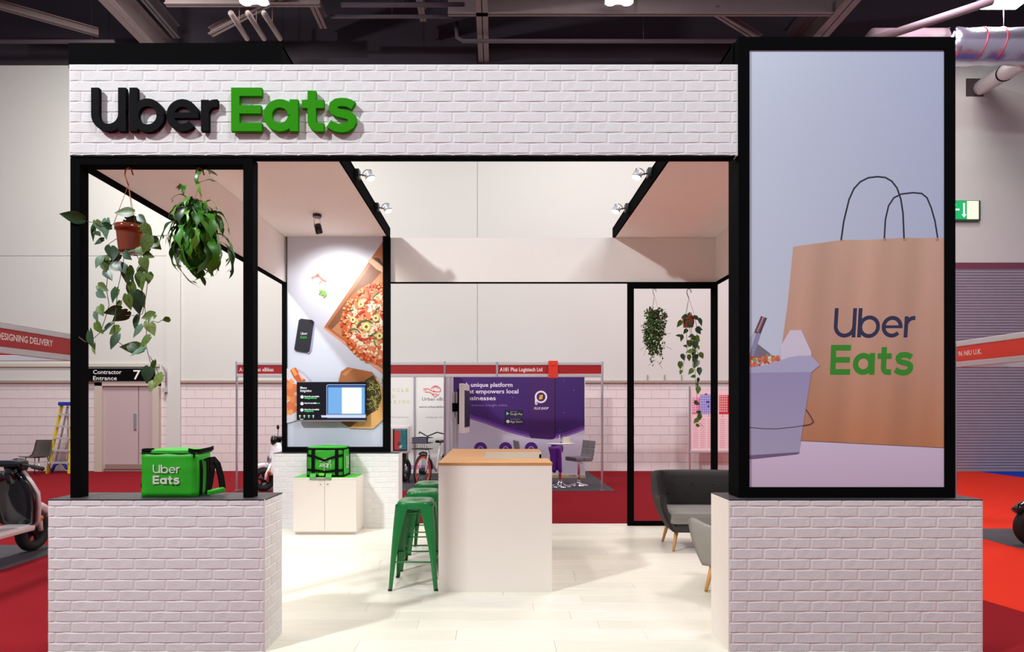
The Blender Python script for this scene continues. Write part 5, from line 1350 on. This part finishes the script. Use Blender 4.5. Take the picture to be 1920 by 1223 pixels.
h_ = obj('lamp_head', MB().lathe([(.001, -.05), (.025, -.05), (.04, -.03), (.042, .06), (.038, .062), (.036, .05)], (0, 0, 0), 20).xf(Mx), M_PLASTIC, t)
obj('bulb', MB().lathe([(.001, .05), (.034, .048)], (0, 0, 0), 16).xf(Mx), M_BULB, h_)
spot('graphic_spot', Vector((X+.02, Y+.05, Zz-.2))+ax*.03, (-2.05, 7.7, 2.8), 72, 110, .8, (1, .99, .97), .03)

# ================================================================= HANGING PLANTS
def leaf_mesh(name, m, w_=.8, fold=.12, tipl=1.0, n=7):
    """heart leaf, unit length, from the stalk at the origin along +x"""
    prof = [(0, .05), (.02, .22), (.10, .36), (.25, .43), (.42, .40), (.60, .30), (.78, .17), (.92, .06), (1.0, .0)]
    vs = []; fs = []
    for x, h in prof:
        xo = x-.08 if 0 < h and x < .05 else x
        c = -.10*x*x
        vs += [(x, 0, c), (x-(.10 if x < .1 else 0), h*w_, c+fold*h), (x-(.10 if x < .1 else 0), -h*w_, c+fold*h), (x, h*w_*.55, c+fold*h*.75), (x, -h*w_*.55, c+fold*h*.75)]
    for i in range(len(prof)-1):
        a, b_ = 5*i, 5*i+5
        fs += [(a, b_, b_+3, a+3), (a+3, b_+3, b_+1, a+1), (a, a+4, b_+4, b_), (a+4, a+2, b_+2, b_+4)]
    return MB().add(vs, fs, 0, True).mesh(name, m)
def leaf_mat(name, c, c2, rough=.4):
    m = mat(name, c, rough, var=.25, scale=6, rnd=.22, spec=.5)
    m.node_tree.nodes['Principled BSDF'].inputs['Subsurface Weight'].default_value = 0
    return m
LM = [leaf_mat('pothos_leaf_dark', (34, 66, 32), 0), leaf_mat('pothos_leaf', (80, 106, 32), 0), leaf_mat('pothos_leaf_silver', (92, 124, 98), 0), leaf_mat('pothos_leaf_lime', (118, 138, 62), 0)]
LMESH = [leaf_mesh('leaf', m) for m in LM]
M_STEM = mat('green_brown_stem', (100, 104, 60), .6); M_TERRA = mat('glazed_terracotta', (128, 54, 24), .12, coat=.6, var=.12, scale=6)
M_HOOK = mat('copper_brown_plastic', (166, 90, 44), .4); M_DHOOK = mat('dark_brown_hook', (72, 56, 52), .5)
def orient(d, up=None, roll=0):
    """euler that takes +x to d with the leaf face (+z) towards the viewer"""
    d = Vector(d).normalized(); f = Vector(up or (0, -1, .35)); f = (f-d*f.dot(d)).normalized(); y = f.cross(d)
    M = Matrix((d, y, f)).transposed()
    return (M @ Matrix.Rotation(roll, 3, 'X')).to_euler()
def hanger(t, X, Y, zt, zr, rr, m, th=.0018, hook=.055):
    """hook at height zt, three wires down to a pot rim of radius rr at height zr"""
    k = hook
    obj('hook', MB().tube([(X, Y, zt-k*2.1), (X-k*.25, Y, zt-k*1.5), (X-k*.45, Y, zt-k*.9), (X-k*.35, Y, zt-k*.3), (X, Y, zt), (X+k*.35, Y, zt-k*.25), (X+k*.55, Y, zt-k*.9)], k*.085, 8), m, t)
    for a in (100, 215, 330):
        obj('wire', MB().tube([(X, Y, zt-k*2.05), (X+rr*math.cos(R(a)), Y+rr*math.sin(R(a)), zr)], th, 5), m, t)
def pot(t, X, Y, zr, r, h2, m):
    obj('pot', MB().lathe([(.001, zr-h2), (r*.72, zr-h2), (r*.76, zr-h2*.93), (r*.88, zr-h2*.35), (r*.90, zr-h2*.22), (r*1.0, zr-h2*.19), (r*1.02, zr), (r*.95, zr), (r*.9, zr-.02), (.001, zr-.02)], (X, Y, 0), 32), m, t)
# ---- trailing heart-leaf plant in the left frame
YH = 3.84; X0, _, zr = at(244, 424, YH)
t = thing('hanging_plant', 'trailing heart leaf plant in a glazed terracotta pot, left frame', 'plant', (X0, YH, zr-.18))
hanger(t, wx(241, YH), YH, hb_-.0145-.046, zr-.005, .083, M_HOOK)
pot(t, X0, YH, zr, .088, .178, M_TERRA)
stems = [[(236, 428), (226, 420), (212, 425), (190, 422), (170, 418)], [(240, 426), (226, 450), (213, 462), (214, 490), (209, 545), (214, 575), (206, 602), (198, 625), (186, 636), (170, 643), (158, 634)],
         [(238, 470), (240, 500), (235, 540), (232, 565), (229, 600), (225, 620), (230, 640), (243, 650)], [(258, 480), (268, 494), (262, 506), (262, 530), (274, 552), (277, 580), (280, 612), (279, 650), (287, 680), (292, 690)],
         [(265, 425), (283, 445), (284, 470), (282, 500), (285, 535), (282, 560), (276, 590), (270, 594), (245, 594)], [(276, 590), (285, 600), (295, 604), (308, 608), (316, 603)], [(283, 668), (296, 690), (304, 706), (312, 712)], [(280, 445), (298, 446), (320, 446)], [(250, 420), (252, 405)]]
for k, st in enumerate(stems):
    pts = []
    yo = -.03-.02*(k % 3)
    for i, (a, b_) in enumerate(st):
        pts.append((wx(a, YH), YH+yo*min(1, .4+i*.3), wz(b_, YH)))
    obj('stem', MB().tube(pts, .0022, 5), M_STEM, t)
LV = [(166, 415, 36, 188, 0), (181, 421, 30, 105, 0), (204, 414, 34, 92, 2), (258, 403, 32, 180, 1), (240, 414, 40, 28, 0), (184, 416, 22, 60, 0), (281, 427, 26, 60, 1), (284, 450, 30, 40, 1), (296, 450, 32, 118, 1), (210, 456, 20, 160, 0), (196, 443, 18, 30, 0),
      (226, 470, 28, 70, 0), (262, 474, 24, 165, 2), (248, 480, 24, 40, 0), (214, 476, 22, 70, 1), (200, 485, 22, 115, 2), (198, 488, 28, 25, 0), (222, 500, 30, 20, 0), (280, 480, 19, 20, 1), (284, 490, 24, 72, 1), (212, 512, 24, 50, 0), (246, 502, 30, 92, 1), (277, 503, 26, 122, 1),
      (291, 516, 20, 85, 1), (279, 516, 26, 98, 1), (194, 538, 22, 28, 1), (250, 530, 36, 80, 1), (226, 546, 22, 110, 0), (284, 526, 24, 92, 0), (256, 548, 30, 62, 1), (266, 552, 38, 80, 0), (236, 546, 26, 105, 0), (256, 558, 26, 80, 1), (195, 550, 22, 35, 2), (190, 587, 20, 70, 2), (203, 578, 22, 60, 1), (247, 586, 32, 145, 0), (238, 582, 28, 160, 0), (214, 606, 26, 128, 2),
      (193, 608, 24, 55, 1), (186, 624, 34, 72, 0), (186, 646, 22, 75, 3), (236, 617, 22, 150, 1), (236, 630, 28, 112, 0), (262, 592, 28, 98, 0), (295, 591, 22, 160, 1), (285, 606, 26, 62, 3), (301, 598, 15, 100, 1), (322, 599, 14, 168, 1), (275, 613, 26, 130, 2), (297, 635, 26, 140, 1), (272, 654, 34, 182, 0), (254, 650, 22, 30, 0), (283, 655, 26, 148, 2), (288, 690, 28, 98, 0), (292, 677, 20, 80, 1), (318, 704, 30, 128, 3), (300, 716, 20, 98, 3),
      (208, 500, 18, 60, 1), (240, 500, 20, 60, 0), (230, 566, 18, 100, 1), (270, 470, 16, 60, 1), (288, 470, 18, 120, 0), (262, 520, 18, 70, 0), (236, 482, 20, 130, 0), (218, 430, 20, 200, 0), (268, 410, 20, 40, 0)]
rl = random.Random(3)
sc_ = YH/F
for (a, b_, L, ang, kind) in LV:
    L2 = L*sc_*1.12; th = R(ang); dy = rl.uniform(-.5, .15)
    d = (math.cos(th), dy, -math.sin(th))
    f = (rl.uniform(-.5, .5), -1, rl.uniform(-.2, .6))
    ps = Vector((wx(a-.0*L, YH), YH-.05+rl.uniform(-.05, .04), wz(b_, YH))) - t.location
    if kind == 0 and rl.random() < .3: kind = 1
    link('leaf', LMESH[kind], t, ps, orient(d, f, rl.uniform(-.5, .5)), (L2, L2*rl.uniform(.85, 1.15), L2))
# ---- bushy fern with strap fronds
def frond_mesh(seed, m, L=.3, arch=.5, w_=.026, curl=0):
    r = random.Random(seed); n = 16; vs = []; fs = []
    lob = [1, 1]
    p = Vector((0, 0, 0)); ang = R(r.uniform(15, 70)); side = 0
    for i in range(n+1):
        f_ = i/n; ww = w_*(.35+1.3*math.sin(math.pi*min(1, f_*1.02))**.8)*(1+.42*math.sin(f_*15+seed)*(f_ > .3)) if f_ < .97 else .001
        ww = max(ww*(1 if f_ < .75 else (1.25-f_)*2), .0015)
        tx = math.cos(ang); tz = math.sin(ang); nrm = Vector((-tz, 0, tx))
        off = .010*math.sin(f_*9+seed)
        vs += [tuple(p+Vector((0, ww, 0))+nrm*.25*ww+Vector((0, off, 0))), tuple(p+Vector((0, off, 0))), tuple(p+Vector((0, -ww, 0))+nrm*.25*ww+Vector((0, off, 0)))]
        p = p + Vector((tx, 0, tz))*L/n; ang -= R((75+arch*90)/n*(1.6 if f_ < .5 else .7)); ang = max(ang, R(-97))
    for i in range(n): a = 3*i; fs += [(a, a+3, a+4, a+1), (a+1, a+4, a+5, a+2)]
    # forked tip lobes
    a = Vector(vs[3*(n-4)+1]); o = len(vs)
    for s_ in (-1, 1):
        vs += [tuple(a+Vector((0, s_*w_*.5, 0))), tuple(a+Vector((.01, s_*w_*1.9, -.045))), tuple(a+Vector((.0, s_*w_*.3, -.03)))]
    fs += [(o, o+1, o+2), (o+3, o+4, o+5)]
    return MB().add(vs, fs, 0, True).mesh('frond', m)
FM = [leaf_mat('fern_frond', (58, 126, 24), 0, .35), leaf_mat('fern_frond_dark', (28, 72, 16), 0, .35), leaf_mat('fern_frond_light', (104, 164, 48), 0, .35)]
FMESH = [frond_mesh(i*3+1, FM[(0, 1, 0, 2, 1, 0, 2, 0)[i]], .27+.035*(i % 3), .05+.13*(i % 4), .0125+.002*(i % 3)) for i in range(8)]
XF, _, zf = at(372, 415, YH)
t = thing('hanging_plant', 'bushy bright green fern hanging right of the terracotta pot, left frame', 'plant', (XF, YH, zf-.3))
hanger(t, wx(374, YH), YH, hb_-.0145-.046, zf+.02, .06, M_HOOK, .0015)
pot(t, XF, YH, zf+.02, .075, .11, mat('dark_green_pot', (36, 50, 30), .6))
rl = random.Random(11)
for i in range(170):
    az = rl.uniform(0, 360); lay = rl.random()
    z_ = zf + .12 - lay*.27; rad = rl.uniform(.0, .075)
    k = rl.uniform(.62, 1.0)*(1.0 if lay > .4 else .8)
    if lay < .12: k *= .75
    ps = Vector((XF+rad*math.cos(R(az)), YH+rad*math.sin(R(az))*.7-.01, z_)) - t.location
    tilt = R(rl.uniform(-5, 55) + lay*38)
    link('frond', FMESH[rl.randrange(8)], t, ps, Euler((rl.uniform(-.3, .3), tilt, R(az))), (k*.9, k*1.15, k))
for (a, b_, az, tl, k) in [(376, 350, 80, -70, .85), (382, 372, 60, -82, .8), (350, 368, 130, -60, .6), (402, 440, 0, 25, 1.0), (414, 455, 350, 50, .95), (410, 440, 5, 60, 1.0), (340, 450, 180, 60, .9), (352, 470, 200, 85, .9), (375, 460, 270, 88, 1.0), (403, 450, 300, 85, 1.05)]:
    ps = Vector((wx(a, YH), YH-.03, wz(b_, YH))) - t.location
    link('frond', FMESH[rl.randrange(8)], t, ps, Euler((0, R(tl), R(az))), (k, k*1.1, k))
# ---- rear frame: small ivy
YI = 7.72; rearz = 3.196-.076
XI, _, zi = at(1227, 582, YI)
M_IVY = leaf_mat('ivy_leaf', (70, 104, 34), 0, .5)
t = thing('hanging_plant', 'small leaved ivy ball with trailing ends, rear frame, left of two', 'plant', (XI, YI, zi-.7))
hanger(t, wx(1227, YI), YI, rearz, zi+.01, .05, M_DHOOK, .0015, .045)
pot(t, XI, YI, zi-.01, .07, .10, M_DHOOK)
b = MB(); rl = random.Random(21)
def tiny(b, p, s_):
    d = Vector((rl.uniform(-1, 1), rl.uniform(-1, .4), rl.uniform(-1.2, .5))).normalized(); n_ = d.orthogonal().normalized()
    n_ = Matrix.Rotation(rl.uniform(0, 6.28), 3, d) @ n_; p = Vector(p)
    b.add([p, p+d*s_*.4+n_*s_*.5, p+d*s_, p+d*s_*.4-n_*s_*.5], [(0, 1, 2, 3)])
for i in range(1500):
    v = rl.random()**.85; hw = .165*(.9-.15*v)*(1 if v < .65 else 1.25-.5*v)
    a = rl.uniform(0, 6.28); q = math.sqrt(rl.random())
    z_ = zi+.02-v*.60; x_ = XI+hw*.95*q*math.cos(a)+.02*math.sin(v*7)
    if v > .55 and rl.random() < (v-.5)*1.3: continue
    tiny(b, (x_, YI+hw*q*math.sin(a)*.8, z_), rl.uniform(.022, .04))
for (px, n_, l_) in ((1206, 26, 18), (1214, 44, 45), (1221, 50, 75), (1232, 48, 80), (1243, 34, 50), (1238, 26, 66), (1226, 30, 82)):
    for k in range(n_):
        f_ = k/n_; tiny(b, (wx(px+2.5*math.sin(k*.5)+(f_*8 if px == 1232 else (-f_*6 if px in (1226, 1214) else 0)), YI), YI-.04+rl.uniform(-.05, .05), wz(605+f_*l_, YI)), rl.uniform(.018, .034))
o = obj('foliage', b, M_IVY, t); o['kind'] = 'stuff'
for pts in ([(1244, 626), (1256, 627)], [(1246, 650), (1257, 656)], [(1208, 650), (1199, 657)], [(1210, 655), (1205, 668)], [(1230, 678), (1240, 692)], [(1228, 675), (1214, 686)]):
    obj('tendril', MB().tube([(wx(a, YI), YI-.05, wz(c_, YI)) for a, c_ in pts], .0025, 4), M_STEM, t)
# ---- rear frame: trailing heart leaf plant
XJ, _, zj = at(1290.5, 593, YI)
t = thing('hanging_plant', 'long trailing heart leaf plant in a brown pot, rear frame, right of two', 'plant', (XJ, YI, zj-.9))
hanger(t, wx(1291.5, YI), YI, rearz, zj, .075, M_DHOOK, .002, .06)
pot(t, XJ, YI, zj, .085, .15, M_TERRA)
st4 = [[(1284, 596), (1285, 630), (1286, 660), (1280, 680), (1277, 695), (1272, 700)], [(1292, 596), (1296, 640), (1300, 680), (1301, 700), (1302, 720), (1305, 750), (1306, 775), (1305, 790), (1316, 800)], [(1300, 594), (1305, 620), (1303, 650), (1307, 668)], [(1288, 600), (1296, 650), (1296, 690)]]
for st in st4: obj('stem', MB().tube([(wx(a, YI), YI-.05, wz(b_, YI)) for a, b_ in st], .003, 5), M_STEM, t)
LV4 = [(1272, 608, 14, 120), (1312, 604, 15, 70), (1310, 617, 12, 20), (1303, 598, 12, 40), (1291, 593, 12, 110), (1279, 596, 11, 150), (1277, 634, 13, 100), (1270, 630, 9, 190), (1284, 622, 11, 130), (1291, 632, 10, 160), (1306, 622, 14, 50), (1297, 636, 13, 170), (1306, 640, 11, 110), (1282, 650, 9, 190), (1287, 646, 13, 70), (1300, 648, 16, 90), (1307, 652, 10, 70),
       (1290, 660, 13, 170), (1297, 662, 14, 100), (1311, 668, 13, 60), (1302, 672, 16, 110), (1279, 670, 12, 75), (1300, 684, 16, 120), (1275, 685, 14, 90), (1272, 699, 9, 110), (1294, 697, 13, 130), (1308, 697, 14, 90), (1299, 706, 9, 170), (1304, 714, 10, 90), (1306, 722, 8, 60), (1305, 732, 14, 95), (1305, 756, 12, 20), (1304, 773, 10, 190), (1310, 783, 13, 100), (1303, 789, 12, 135), (1307, 798, 9, 15), (1288, 672, 12, 80), (1293, 645, 13, 100), (1283, 605, 12, 90), (1296, 606, 11, 80), (1304, 635, 10, 60), (1288, 612, 11, 90)]
rl = random.Random(5)
for (a, b_, L, ang) in LV4:
    th = R(ang); L2 = L*YI/F*1.05
    ps = Vector((wx(a-.45*L*math.cos(th), YI), YI-.06+rl.uniform(-.05, .05), wz(b_-.45*L*math.sin(th), YI))) - t.location
    link('leaf', LMESH[0 if rl.random() < .6 else 1], t, ps, orient((math.cos(th), rl.uniform(-.4, .2), -math.sin(th)), (rl.uniform(-.5, .5), -1, rl.uniform(-.2, .5))), (L2, L2, L2))
print('BLOCKS', nb, 'OBJECTS', len(bpy.data.objects))
